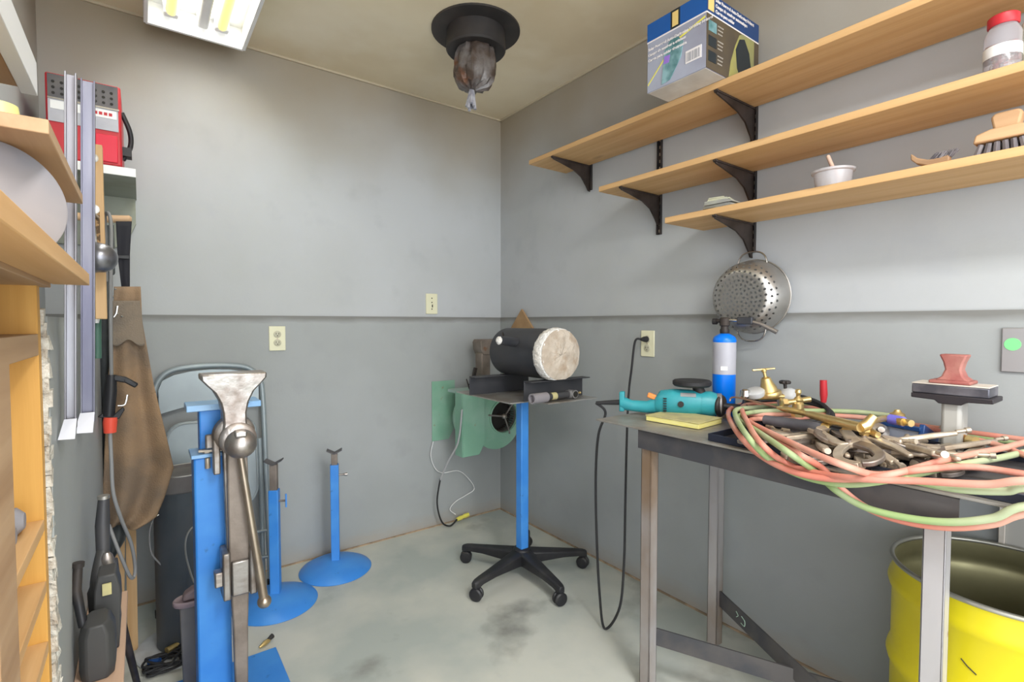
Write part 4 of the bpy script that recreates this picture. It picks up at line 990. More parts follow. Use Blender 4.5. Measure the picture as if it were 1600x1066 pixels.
b.ball((ic.x, by_-.010, ic.z), .017, 16, (1, 1, 1)); b.cyl((ic.x, by_+.05, ic.z), (ic.x, by_-.022, ic.z), .009)
for a in (170, 290, 50):
    a = math.radians(a); b.bar((ic.x, by_-.012, ic.z), (ic.x+math.cos(a)*(ri+.016), by_-.014, ic.z+math.sin(a)*(ri+.016)), .009, .005, (0, 1, 0))
b.build('motor_spider', m_steel, t)
plate8(-.445, -.305, .455, .805, by_-.012, .06, .005).build('outlet_flange', m_green, t, bevel=.001)
M().span((-.445, by_-.012, .455), (-.449, by_+.06, .805)).build('outlet_side', m_green, t)
M().span((-.44, by_, .792), (-.16, by_+.16, .808)).build('top_shelf', mat('pale_green_top', (.32, .45, .40), .45), t, bevel=.002)
b = M(); b.cyl((ic.x-.02, -.03, bc.z-.03), (ic.x-.02, -.011, bc.z-.03), .1, n=30); b.build('wall_spigot', m_green, t)
# rusty rail piece on the blower
rx_, ry_ = -.235, -.17; z0 = .809
t = thing('rail_offcut', 'rusty upright steel rail offcut standing on the blower behind the forge', 'steel piece', (rx_, ry_, z0))
b = M(); b.span((rx_-.05, ry_-.05, z0), (rx_+.05, ry_+.05, z0+.014)); b.span((rx_-.045, ry_-.04, z0+.014), (rx_+.015, ry_+.03, z0+.20)); b.build('web', m_rust, t, bevel=.006)
M().loft([[Vector((rx_+x, ry_+y, z)) for x, y in ((-a, -.045), (b2, -.045), (b2, .045), (-a, .045))] for z, a, b2 in ((z0+.19, .035, .03), (z0+.22, .05, .05), (z0+.262, .055, .10), (z0+.278, .045, .115))]).build('head', m_rust, t, bevel=.004)
# black lever bracket left of the rail piece
b = M(); q = Vector((-.345, -.20, .809)); b.bar(q, q+Vector((.03, 0, .12)), .012, .02); b.bar(q+Vector((-.015, 0, .03)), q+Vector((.03, 0, .0)), .008, .008); b.bar(q+Vector((-.01, 0, .0)), q+Vector((-.03, 0, .06)), .006, .006)
tag(b.build('black_bracket', m_blk, bevel=.002), 'small black angled bracket standing on the blower left of the rusty rail piece', 'bracket')
# wooden board on the right wall behind the forge
b = M(); b.prism([(-.013, y, z) for y, z in ((-.19, .46), (-.245, .46), (-.245, 1.02), (-.36, 1.14), (-.245, 1.262), (-.13, 1.14), (-.19, 1.02))], (0, 0, 0), (-.012, 0, 0))
tag(b.build('pointed_board', m_card), 'brown pointed board on the right wall, its tip showing above the forge', 'board')

# blower wiring
t = thing('blower_cable', 'grey and black cable with a yellow plug hanging from the green blower to the floor', 'cable', Y(715, 808, -.05))
M().tube(smoothpath([Y(722, 640, -.28), Y(716, 690, -.25), Y(700, 722, -.16), Y(688, 750, -.10)]), .0048, 8).build('grey_lead', mat('light_grey_jacket', (.42, .42, .43), .5), t)
M().tube(smoothpath([Y(688, 748, -.10), Y(683, 785, -.09), Y(690, 815, -.08), Y(703, 822, -.07), Y(714, 812, -.06)]), .0048, 8).build('black_lead', m_rubber, t)
q1, q2 = Y(714, 812, -.06), Y(732, 804, -.05)
M().tube([q1, q1+(q2-q1)*.35, q1+(q2-q1)*.5, q1+(q2-q1)*.65, q2], [.010, .013, .009, .013, .011], 12).build('yellow_plug', m_yline, t)
P = smoothpath([Y(677, 690, -.03), Y(673, 712, -.03), Y(680, 732, -.03), Y(692, 739, -.03), Y(716, 736, -.03), Y(732, 748, -.03), Y(741, 764, -.03), Y(728, 774, -.03), Y(712, 784, -.03), Y(703, 796, -.03), Y(712, 804, -.04)], 6)
tag(M().tube(P, .0024, 6).build('white_wire', m_white), 'thin white wire trailing down the back wall below the blower', 'wire')

# ================================================================ PIPE STANDS
def pipe_stand(x, y, hpost, htop, ang, knob_h, label, rollknob):
    t = thing('pipe_stand', label, 'stand', (x, y, 0), 'blue dish-based pipe stands')
    M().lathe([(.163, 0), (.165, .003), (.159, .010), (.12, .030), (.06, .044), (.02, .050), (.0, .051)], (x, y, 0), n=64).build('dish_base', m_blue, t)
    R = Matrix.Rotation(ang, 3, 'Z')
    M().box((x, y, (hpost+.045)/2), (.038, .038, hpost-.045), R).build('outer_tube', m_blue, t, bevel=.003)
    M().box((x, y, (hpost+htop)/2-.01), (.028, .028, htop-hpost+.02), R).build('inner_tube', m_rust, t, bevel=.002)
    b = M(); 
    for s in (-1, 1):
        b.bar(Vector((x, y, htop)), Vector((x, y, htop))+R @ Vector((s*.034, 0, .018)), .045, .005)
    b.build('v_head', m_dsteel, t)
    o = M().cyl(Vector((x, y, knob_h)), Vector((x, y, knob_h))+R @ Vector((.044, 0, 0)), .0045, n=10).build('locking_screw', m_steel, t)
    kp = Vector((x, y, knob_h))+R @ Vector((.046, 0, 0))
    b = M(); b.bar(kp-Vector((0, 0, .028 if not rollknob else .006)), kp+Vector((0, 0, .028 if not rollknob else .006)), .006, .006)
    if rollknob: b.cyl(kp, kp+R @ Vector((.012, 0, 0)), .008, n=12)
    b.build('tommy_bar', m_blue if not rollknob else m_worn, o)
    return t
pipe_stand(-1.10, -.185, .507, .56, math.radians(-20), .455, 'farther blue dish-based pipe stand with a short rusty neck near the back wall', True)
pipe_stand(-1.395, -.335, .485, .592, math.radians(-25), .435, 'nearer blue dish-based pipe stand with a long rusty neck beside the folding chair', False)

# ================================================================ FOLDING CHAIR (folded, leaning on the back wall)
xc = -1.588; t = thing('folding_chair', 'grey metal folding chair, folded and leaning on the back wall behind the vise', 'chair', (xc, -.12, 0))
def cp(x, z, o=0): return Vector((xc+x, -.165+.125*(z/.99)-o, z))
b = M(); b.tube(smoothpath([cp(-.205, 0.012), cp(-.205, .5), cp(-.205, .82), cp(-.195, .92), cp(-.150, .975), cp(-.06, .992), cp(.06, .992), cp(.150, .975), cp(.195, .92), cp(.205, .82), cp(.205, .5), cp(.205, .012)], 7), .0115, 12)
b.build('front_frame', m_chair, t)
def rr_poly(x0, x1, z0, z1, rt, rb, n=7):
    pts = []
    for cx_, cz_, r_, a0 in ((x1-rb, z0+rb, rb, -90), (x1-rt, z1-rt, rt, 0), (x0+rt, z1-rt, rt, 90), (x0+rb, z0+rb, rb, 180)):
        for k in range(n): a = math.radians(a0+90*k/(n-1)); pts.append((cx_+math.cos(a)*r_, cz_+math.sin(a)*r_))
    return pts
poly = []
for k in range(9): a = math.radians(180-180*k/8); poly.append((math.cos(a)*.19, .90+math.sin(a)**.7*.078 if 0 < k < 8 else .90))
poly += [(.188, .80)]
for k in range(1, 10): s = k/10; poly.append((.188-.376*s, .80+.032*math.sin(PI*s)))
poly += [(-.188, .80)]
M().loft([[cp(x, z, -.004) for x, z in poly], [cp(x, z, .004) for x, z in poly]]).build('backrest', m_chair, t, bevel=.002)
pl_ = rr_poly(-.172, .172, .36, .765, .07, .10)
M().loft([[cp(x, z, .012) for x, z in pl_], [cp(x, z, .026) for x, z in pl_]]).build('seat', m_chair, t, bevel=.004)
P = [cp(x, z, .028) for x, z in rr_poly(-.165, .165, .367, .758, .066, .094)]
M().tube(P, .0035, 8, closed=True).build('seat_edge', mat('chair_edge_paint', (.30, .34, .36), .35), t)
for s in (-1, 1): M().tube([cp(s*.180, .015, -.028), cp(s*.180, .40, .01), cp(s*.180, .66, .02)], .0105, 10).build('rear_leg', m_chair, t)
for z in (.13, .245): M().tube([cp(-.2, z), cp(.2, z)], .008, 10).build('stretcher', m_chair, t)
for s in (-1, 1):
    M().lathe([(.014, 0), (.015, .03), (.010, .034)], cp(s*.205, 0), up, 16).build('foot_cap', m_rubber, t)

# ================================================================ TALL CAN ON WHITE DISC
kx, ky = -1.715, -.415
tag(M().lathe([(.0, .0), (.155, .0), (.158, .006), (.155, .012), (.10, .014), (.0, .014)], (kx, ky-.01, 0), n=56).build('white_disc', m_whitebase), 'white round disc on the floor under the tall dark can', 'disc')
t = thing('tall_canister', 'tall slate-grey metal canister standing on the white disc left of the blue vise post', 'canister', (kx, ky, .015))
M().lathe([(.090, .015), (.092, .02), (.092, .60)], (kx, ky, 0), n=48).build('body', m_can, t)
M().lathe([(.093, .58), (.098, .585), (.098, .635), (.095, .642), (.088, .642), (.086, .632), (.0, .628)], (kx, ky, 0), n=48).build('cap', m_cancap, t)
M().torus((kx, ky, .641), .0935, .003, n=48, m=8).build('cap_rim', m_alu, t)
b = M(); q = Vector((kx-.085, ky-.050, .50))
b.tube(smoothpath([q+Vector((.01, 0, .035)), q+Vector((-.012, 0, .03)), q+Vector((-.008, 0, .005)), q+Vector((.008, 0, .01))]), .003, 6); b.build('latch', m_chrome, t)
M().tube(smoothpath([q+Vector((-.005, 0, .01)), q+Vector((-.02, 0, -.05)), q+Vector((-.016, 0, -.12)), q+Vector((.01, 0, -.17))]), .003, 6).build('wire_bail', m_cable, t)

# ================================================================ BLUE VISE POST WITH LEG VISE
px, py = -1.672, -.866
t = thing('vise_stand', 'tall square blue steel post on a blue floor plate, carrying the leg vise', 'stand', (px, py, 0))
M().span((-1.86, -.66, 0), (-1.46, -1.14, .010)).build('floor_plate', m_blue, t, bevel=.002)
M().box((px, py, .40), (.088, .088, .785)).build('post', m_blue, t, bevel=.006)
M().span((px-.050, py-.055, .792), (px+.10, py+.05, .802)).build('mid_plate', m_bluelt, t, bevel=.001)
M().span((px-.026, py-.02, .80), (px+.046, py+.04, .925)).build('upper_post', m_blue, t, bevel=.004)
M().span((px-.058, py-.04, .925), (px+.135, py+.06, .943)).build('top_plate', m_bluelt, t, bevel=.002)
b = M()
b.lathe([(.012, 0), (.012, .010)], (px-.01, py-.03, .802), up, 6); b.bar((px-.03, py-.035, .81), (px+.04, py-.05, .808), .014, .006); b.lathe([(.007, -.03), (.007, .0)], (px-.01, py-.05, .79), up, 10)
b.build('clamp_bolt', m_nickel, t)
vx, vy = -1.618, -.975
t = thing('leg_vise', 'worn bright steel leg vise with a hanging handle, clamped to the blue post', 'vise', (vx, vy, 0))
def jaw(y0, y1, k=1.0):
    rings = []
    for z, hw in ((.865, .034), (.895, .030), (.925, .030), (.955, .036), (.985, .050), (1.008, .070), (1.022, .082), (1.038, .083)):
        g = 0 if z < .95 else (z-.95)*.10
        rings.append([Vector((vx+hw*k*a, (y0-g if c_ < 0 else y1), z)) for a, c_ in ((-1, -1), (1, -1), (1, 1), (-1, 1))])
    return M().loft(rings)
jaw(vy-.012, vy+.020).build('front_jaw', m_worn, t, bevel=.005, jitter=.0006)
jaw(vy+.026, vy+.058).build('rear_jaw', m_worn, t, bevel=.004)
M().lathe([(.030, 0), (.052, .004), (.056, .020), (.052, .040), (.044, .046)], (vx+.0, vy+.045, .860), (0, -1, 0), 40).build('screw_eye', m_steel, t)
M().lathe([(.040, 0), (.048, .004), (.048, .020), (.040, .026)], (vx+.006, vy+.005, .848), (0, -1, 0), 36).build('washer', m_worn, t)
M().ball((vx+.010, vy-.030, .838), .0415, 28, (1, .9, 1)).build('screw_head', m_worn, t)
M().box((vx+.006, vy-.052, .872), (.030, .03, .018)).build('screw_key', m_worn, t, bevel=.004)
rings = []
for z, hw, hd_ in ((.88, .024, .016), (.70, .027, .016), (.52, .026, .016), (.44, .024, .016), (.30, .019, .013), (.004, .015, .012)):
    rings.append([Vector((vx+.004+hw*a, vy+.004+hd_*c_, z)) for a, c_ in ((-1, -1), (1, -1), (1, 1), (-1, 1))])
M().loft(rings).build('leg', m_rust, t, bevel=.004)
b = M(); b.bar((vx-.026, vy+.02, .84), (vx-.02, vy+.03, .50), .010, .03); b.build('rear_leg', m_steel, t, bevel=.003)
b = M(); b.span((vx-.040, vy-.03, .395), (vx-.022, vy+.05, .53)); b.span((vx+.028, vy-.03, .395), (vx+.046, vy+.05, .53)); b.span((vx-.018, vy-.026, .40), (vx+.026, vy-.008, .50)); b.build('pivot_cheeks', m_steel, t, bevel=.004, jitter=.0008)
M().span((vx-.060, vy-.02, .435), (vx-.038, vy+.015, .478)).build('pivot_bolt_head', m_worn, t, bevel=.004); M().cyl((vx+.044, vy+.005, .455), (vx+.066, vy+.005, .455), .016, n=8).build('pivot_nut', m_rust, t, bevel=.003)
b = M(); b.box((vx-.046, vy+.02, .80), (.018, .03, .10)); b.box((vx-.05, vy+.045, .84), (.04, .02, .04)); b.build('mounting_strap', m_steel, t, bevel=.004)
hA = Y(376, 715, vy-.035); hB = Y(413, 940, vy-.045)
b = M(); b.tube([hA, hB], [.0095, .0125], 16); b.ball(hB, .019, 18); b.build('handle', mat('bronze_toned_steel', (.46, .39, .31), .3, .85, c2=(.35, .28, .22), scale=10), t)

# ================================================================ LEFT WALL: hung things
# white-edged shelf high in the left corner
zs2 = 1.685
t = thing('corner_shelf', 'small grey-green shelf with a white edge in the upper left corner', 'shelf', (-1.97, -.22, zs2))
M().span((XL+.001, -.002, zs2), (-1.832, -.40, zs2+.006)).build('board', m_shelfgrey, t)
M().span((XL+.001, -.40, zs2), (-1.832, -.408, zs2+.028)).build('front_edge', m_white, t)
M().prism([(-1.836, -.002, zs2), (-1.836, -.002, zs2-.10), (-1.875, -.002, zs2-.20), (XL+.001, -.002, zs2-.20), (XL+.001, -.002, zs2)], (0, 0, 0), (0, -.02, 0)).build('back_cleat', m_shelfgrey, t)
# red and black machine
mx0, mx1, my0, my1, mz0, mz1 = -2.06, -1.868, -.40, -.05, zs2+.03, 1.985
t = thing('battery_charger', 'red-cased machine with a dark perforated top and silver front on the corner shelf', 'charger', ((mx0+mx1)/2, (my0+my1)/2, zs2+.029))
M().span((mx0, my0, mz0), (mx1, my1, mz1)).build('case', m_red, t, bevel=.006)
M().span((mx0+.006, my0-.001, mz0+.19), (mx1-.008, my0-.003, mz1-.005)).build('grille_panel', m_dsteel, t)
b = M()
for i in range(8):
    for j in range(3): b.cyl((mx0+.02+.021*i, my0-.003, mz0+.205+.018*j), (mx0+.02+.021*i, my0-.0045, mz0+.205+.018*j), .0045, n=10)
b.build('grille_holes', m_dark, t)
M().span((mx0+.006, my0-.001, mz0+.115), (mx1-.008, my0-.004, mz0+.187)).build('label_panel', m_propgrey, t)
M().span((mx0+.012, my0-.004, mz0+.155), (mx1-.012, my0-.0052, mz0+.182)).build('white_stripe', m_white, t)
b = M(); [b.span((mx1-.085+.013*i, my0-.0052, mz0+.163), (mx1-.076+.013*i, my0-.0058, mz0+.173)) for i in range(5)]; b.build('red_print', m_red, t)
M().span((mx0+.006, my0-.001, mz0+.185), (mx1-.005, my0-.008, mz0+.190)).build('chrome_strip', m_chrome, t)
M().span((mx1-.07, my0-.002, mz0+.01), (mx1-.012, my0-.006, mz0+.10)).build('red_recess', mat('bright_red_panel', (.68, .02, .05), .4), t, bevel=.002)
b = M(); b.tube(smoothpath([(mx1, -.32, mz1-.06), (mx1+.022, -.31, mz1-.12), (mx1+.022, -.30, mz0+.10), (mx1, -.30, mz0+.05)]), .008, 10); b.box((mx1+.012, -.30, mz0+.075), (.028, .05, .03)); b.build('side_handle', m_plastic, t)
M().box((mx0+.09, -.30, mz1+.012), (.07, .03, .022)).build('top_clip', m_plastic, t, bevel=.006)

# wooden peg carrying apron
pg0 = Y(160, 342, -.45); pg1 = Y(206, 343, -.45)
t = thing('wooden_peg', 'round pale wooden peg under the corner shelf holding the apron straps', 'peg', pg0)
b = M(); b.tube([(pg0.x-.14, -.45, pg0.z), pg0, pg1-Vector((.006, 0, 0)), pg1], [.012, .0125, .0125, .007], 18); b.build('peg_rod', wood('peg_wood', (.60, .40, .24), (.5, .32, .18), 'X'), t)
M().span((pg0.x-.16, -.43, pg0.z-.03), (pg0.x-.13, -.47, pg0.z+.05)).build('peg_block', m_pine_v, t)

# leather apron
def sheet(rows_, y0, fold, nf, name, m_, parent, th=.003, nu=26, nv=30, yslope=0.0):
    """rows_: (v, uleft, uright) outline on plane y0, with vertical folds"""
    b = bmesh.new(); grid = []
    def interp(v):
        for i in range(len(rows_)-1):
            a, c_ = rows_[i], rows_[i+1]
            if a[0] <= v <= c_[0]:
                s = (v-a[0])/(c_[0]-a[0]); return a[1]+(c_[1]-a[1])*s, a[2]+(c_[2]-a[2])*s
        return rows_[-1][1], rows_[-1][2]
    v0, v1 = rows_[0][0], rows_[-1][0]
    for j in range(nv+1):
        v = v0+(v1-v0)*j/nv; l, r = interp(v); row = []
        for i in range(nu+1):
            s = i/nu; amp = fold*(.15+.85*(j/nv)); yy = y0+amp*math.sin(s*PI*2*nf+.6*j/nv*2)+yslope*j/nv
            row.append(b.verts.new(Y(l+(r-l)*s, v+5*math.sin(s*9)*(j/nv)**6, yy)))
        grid.append(row)
    for j in range(nv):
        for i in range(nu): b.faces.new((grid[j][i], grid[j][i+1], grid[j+1][i+1], grid[j+1][i]))
    mb = M(); mb.b.free(); mb.b = b
    o = mb.build(name, m_, parent); so = o.modifiers.new('s', 'SOLIDIFY'); so.thickness = th
    return o
t = thing('leather_apron', 'long brown leather welding apron hanging by black straps in the left corner', 'apron', Y(205, 820, -.5))
sheet([(448, 178, 220), (500, 176, 222), (600, 168, 240), (700, 163, 264), (730, 162, 271), (775, 160, 257), (808, 158, 243), (824, 157, 214)], -.50, .020, 1.7, 'apron_body', m_leather, t, nu=40, nv=40)
sheet([(470, 176, 219), (500, 174, 222), (536, 172, 227)], -.53, .003, 1, 'pocket', m_leather2, t)
sheet([(346, 181, 206), (380, 183, 204), (400, 184, 203), (425, 187, 203), (452, 190, 203)], -.485, .004, 1, 'shoulder_strap', m_strap, t, nu=8, nv=12)
b = M(); b.box(Y(193, 402, -.50), (.032, .006, .012)); b.build('strap_buckle', m_plastic, t, bevel=.002)
b = M()
for u, v in ((180, 452), (176, 464), (184, 490), (191, 494)): b.ball(Y(u, v, -.535), .004, 8)
b.build('rivets', m_chrome, t)
M().tube([Y(184, 478, -.54), Y(182, 490, -.54), Y(178, 496, -.54)], .003, 6).build('clip', m_chrome, t)

# dark coat behind
t = thing('dark_coat', 'dark grey coat hanging behind the apron, only a narrow strip showing', 'coat', Y(160, 850, -.42))
sheet([(425, 150, 172), (520, 151, 178), (640, 152, 176), (760, 154, 190), (835, 157, 200), (872, 160, 178)], -.44, .012, 1.5, 'coat_body', mat('charcoal_cloth', (.05, .055, .06), .9, c2=(.09, .10, .10), scale=8), t)
sheet([(352, 165, 178), (425, 164, 180)], -.44, .004, 1, 'collar', mat('coat_collar_cloth', (.10, .11, .11), .9), t, nu=8, nv=10)

# electrode holder and lead
yh = -.62
t = thing('electrode_holder', 'black electrode holder with a red end hanging in front of the apron', 'welding tool', Y(172, 672, yh))
M().tube([Y(174, 586, yh), Y(173, 610, yh), Y(170, 650, yh)], [.013, .016, .015], 16).build('body', m_plastic, t)
b = M(); b.bar(Y(176, 590, yh), Y(198, 594, yh), .02, .018); b.bar(Y(193, 592, yh), Y(214, 603, yh), .02, .016); b.build('jaw', m_plastic, t, bevel=.004)
M().tube(smoothpath([Y(199, 617, yh), Y(195, 632, yh), Y(184, 634, yh)]), .0025, 6).build('lever_spring', m_chrome, t)
M().prism([Y(u, v, yh) for u, v in ((176, 650), (192, 636), (195, 640), (186, 655), (152, 652), (160, 646))], (0, -.006, 0), (0, .012, 0)).build('trigger_guard', m_plastic, t, bevel=.002)
M().tube([Y(173, 652, yh), Y(172, 660, yh), Y(172, 676, yh)], [.0175, .018, .016], 16).build('red_collar', m_redplastic, t)
t = thing('welding_lead', 'thick grey welding lead looped over the peg and down to the floor corner', 'cable', Y(200, 860, -.55))
b = M(); b.tube(smoothpath([Y(174, 586, yh), Y(173, 520, yh), Y(173, 440, -.60), Y(174, 360, -.56), Y(170, 334, -.52), Y(164, 338, -.48), Y(165, 370, -.46), Y(166, 440, -.46)]), .0052, 10); b.build('upper_lead', m_cable, t)
b = M(); b.tube(smoothpath([Y(172, 676, yh), Y(174, 720, yh), Y(177, 770, yh), Y(189, 810, yh+.02), Y(205, 850, yh+.08), Y(211, 885, yh+.12), Y(209, 902, yh+.12), Y(202, 899, yh+.1), Y(185, 860, yh+.08), Y(170, 820, yh+.1)]), .0052, 10); b.build('lower_lead', mat('pale_grey_jacket', (.30, .30, .30), .55), t)

# sticks behind the apron bottom
for (u0, v0, u1, v1, yy, lab) in ((188, 800, 182, 905, -.36, 'broad pale wooden slat showing below the apron hem'), (203, 800, 206, 935, -.33, 'narrow wooden slat right of the broad one below the apron hem')):
    a = Y(u0, v0-60, yy); c_ = Y(u1, v1, yy); 
    tag(M().bar(a, Vector((c_.x, yy-.03, 0.0)), .030, .010, (0, 1, 0)).build('wood_offcut', m_pine_v), lab, 'slat', 'wood offcuts in the left corner')

# galvanised tracks hanging near
def track(u0, u1, vt, vb, y, lab, m_):
    tl = Y((u0+u1)/2, vt, y); bl = Y((u0+u1)/2, vb, y); w_ = (Y(u1, vb, y)-Y(u0, vb, y)).length
    t = thing('steel_track', lab, 'metal track', bl, 'steel tracks hung on the left wall')
    x = bl.x; top = tl.z; xa = tl.x
    def sl(k, z): return x+(xa-x)*((z-bl.z)/(top-bl.z))+k
    b = M()
    for off, ww, dy in ((-w_/2, .0025, .016), (w_/2-.0025, .0025, .016)):
        b.hexa([(sl(off, bl.z), y-dy, bl.z), (sl(off+ww, bl.z), y-dy, bl.z), (sl(off+ww, bl.z), y, bl.z), (sl(off, bl.z), y, bl.z), (sl(off, top), y-dy, top), (sl(off+ww, top), y-dy, top), (sl(off+ww, top), y, top), (sl(off, top), y, top)])
    b.hexa([(sl(-w_/2, bl.z), y-.003, bl.z), (sl(w_/2, bl.z), y-.003, bl.z), (sl(w_/2, bl.z), y, bl.z), (sl(-w_/2, bl.z), y, bl.z), (sl(-w_/2, top), y-.003, top), (sl(w_/2, top), y-.003, top), (sl(w_/2, top), y, top), (sl(-w_/2, top), y, top)])
    b.build('channel', m_, t, bevel=.0006)
    z = bl.z+.02; b = M()
    b.prism([Y(u0-2, vb-12, y-.018), Y(u1-1, vb-14, y-.018), Y(u1-4, vb+18, y-.045), Y(u0-12, vb+20, y-.045)], (0, 0, 0), (0, .002, 0)); b.build('bent_end_plate', mat('bright_zinc_plate', (.72, .73, .80), .45, .3), t)
    return t
track(102, 121, 118, 668, -1.50, 'nearer steel track hanging on the left wall, with a bent plate at its foot', m_galv)
track(127, 149, 128, 658, -1.20, 'farther blue-grey steel track hanging on the left wall beside the electrode holder', mat('blue_grey_track', (.17, .17, .23), .4, .8, c2=(.24, .24, .29), scale=20, stretch=(1, 1, .15)))
# wooden upright the tracks lean against
a0 = Y(150, 240, -1.0); 
t = thing('wooden_upright', 'pale wooden upright standing on the left partition, with a strip of brown mesh', 'post', (a0.x, -1.0, 1.19))
pu0, pu1 = Y(141, 240, -1.0).x, Y(160, 240, -1.0).x
M().span((pu0, -1.0, 1.19), (pu1, -.975, Y(150, 225, -1.0).z)).build('upright', m_pine_v, t, bevel=.002)
q0, q1 = Y(146, 330, -1.006), Y(157, 382, -1.006)
M().span((q0.x, -1.001, q1.z), (q1.x, -1.006, q0.z)).build('mesh_strip', mat('woven_brown_mesh', (.36, .22, .10), .8, c2=(.10, .06, .03), scale=120, lo=.45, hi=.55), t)
q = Y(146, 327, -1.03); b = M(); b.lathe([(.011, 0), (.012, .003), (.004, .006)], q, (0, -1, 0), 16); b.lathe([(.010, 0), (.011, .003), (.004, .006)], Y(145, 247, -1.03), (0, -1, 0), 16); b.build('hook_plate', m_alu, t)
# steel dome
q = Y(146, 402, -1.08)
t = thing('steel_ladle', 'dark steel dome-shaped bowl hanging on the wooden upright', 'bowl', q)
M().lathe([(.0, .045), (.012, .044), (.024, .037), (.033, .022), (.036, .004), (.034, 0), (.0, .004)], q, (1, -.15, -.05), 30).build('bowl', mat('grey_spun_steel', (.30, .30, .33), .3, .8, c2=(.2, .2, .22), scale=8), t)
M().tube([q+Vector((.004, 0, .03)), q+Vector((0, 0, .09)), q+Vector((0, .02, .105)), q+Vector(((pu0+pu1)/2-q.x, .082, .105))], .004, 8).build('hanger', m_alu, t)
M().span((q.x-.004, q.y-.003, q.z-.05), (q.x+.002, q.y+.003, q.z+.03)).build('back_strip', mat('pale_strip', (.62, .6, .5), .6), t)
# green tool with white fitting
q = Y(152, 450, -.95)
t = thing('green_tube_tool', 'dark green tube with white fittings hanging below the steel dome', 'tool', q)
M().tube([Y(151, 425, -.95), Y(152, 560, -.95)], .009, 12).build('tube', m_green_d, t)
b = M(); b.lathe([(.0, 0), (.015, 0), (.016, .006), (.006, .010), (.006, .02)], Y(152, 458, -.97), up, 16); b.lathe([(.007, 0), (.009, .01), (.006, .04)], Y(149, 505, -.97), up, 12); b.build('white_fitting', m_white, t)

# ledge with tools on the left
LZ = .54
t = thing('tool_ledge', 'narrow pinkish wooden ledge on the left partition holding tongs and snips', 'ledge', (-1.905, -1.3, LZ-.02))
M().span((-1.939, -1.10, LZ-.018), (-1.868, -1.62, LZ)).build('board', wood('pinkish_board', (.55, .38, .27), (.45, .29, .2)), t, bevel=.001)
M().span((-1.939, -1.10, LZ-.06), (-1.925, -1.62, LZ-.018)).build('cleat', m_pine, t)
def yl(v): return Z(150, v, LZ).y
t = thing('black_sheath_tool', 'black sheathed tool standing on the ledge at the lower left', 'tool', (-1.905, -1.42, LZ))
b = M()
prof_ = ((.0, .024, .016), (.02, .027, .018), (.08, .026, .017), (.10, .018, .012))
b.loft([[Vector((-1.905+.026*a*k/.027, -1.42+.035*c_, LZ+z)) for a, c_ in ((-1, -.6), (-.6, -1), (.6, -1), (1, -.6), (1, .6), (.6, 1), (-.6, 1), (-1, .6))] for z, k, _ in prof_]); b.build('sheath', m_sheath, t, bevel=.003)
b = M(); b.tube([(-1.925, -1.42, LZ+.09), (-1.935, -1.40, LZ+.15), (-1.932, -1.39, LZ+.19)], [.007, .008, .007], 10); b.cyl((-1.932, -1.39, LZ+.19), (-1.931, -1.39, LZ+.198), .009); b.build('handle', m_blk, t)
t = thing('tin_snips', 'dark steel snips with a worn bright pivot leaning on the ledge by the partition', 'snips', (-1.905, -1.24, LZ))
b = M(); b.tube(smoothpath([(-1.910, -1.26, LZ+.0), (-1.915, -1.25, LZ+.09), (-1.905, -1.22, LZ+.15)]), [.016]*8+[.012]*9, 12); b.build('blade', m_sheath, t)
b = M(); b.tube([(-1.905, -1.22, LZ+.14), (-1.906, -1.20, LZ+.20), (-1.903, -1.19, LZ+.255)], [.012, .013, .010], 12); b.build('handle', m_gunm, t)
M().ball((-1.898, -1.235, LZ+.13), .014, 14, (.9, .8, 1.6)).build('pivot', m_worn, t)
M().cyl((-1.903, -1.19, LZ+.255), (-1.903, -1.19, LZ+.262), .011).build('handle_end', m_alu, t)
t = thing('black_holster', 'broad black holster behind the sheathed tool on the ledge', 'holster', (-1.895, -1.32, LZ))
b = M(); b.loft([[Vector((-1.893+hx*a, -1.33+.03*c_, LZ+z)) for a, c_ in ((-1, -1), (1, -1), (1, 1), (-1, 1))] for z, hx in ((0, .016), (.04, .019), (.06, .018), (.09, .021), (.12, .020), (.15, .014))]); b.build('pouch', m_sheath, t, bevel=.003)
b = M(); b.box((-1.893, -1.365, LZ+.125), (.014, .004, .022)); b.build('tag', m_ypad, t)
# tongs leaning from ledge to floor
a = Y(168, 890, -.98); c_ = Y(178, 880, -.98); pv = Y(176, 918, -1.0); ft = Y(216, 1085, -1.05)
ft = Z(222, 1100, .0)
t = thing('blacksmith_tongs', 'long dark blacksmith tongs leaning against the ledge, one rein reaching the floor', 'tongs', ft)
b = M(); b.tube([Y(162, 876, -1.0), Y(166, 900, -1.0), pv, ft+Vector((0, 0, .004))], [.008, .010, .011, .008], 10); b.build('rein', m_brown_metal, t)
b = M(); b.tube([Y(177, 874, -1.0), Y(180, 900, -1.0), pv, Y(168, 950, -1.0)], [.009, .010, .010, .008], 10); b.build('jaw', m_gunm, t)
M().cyl(pv-Vector((0, .012, 0)), pv+Vector((0, -.022, 0)), .010).build('rivet', m_steel, t)

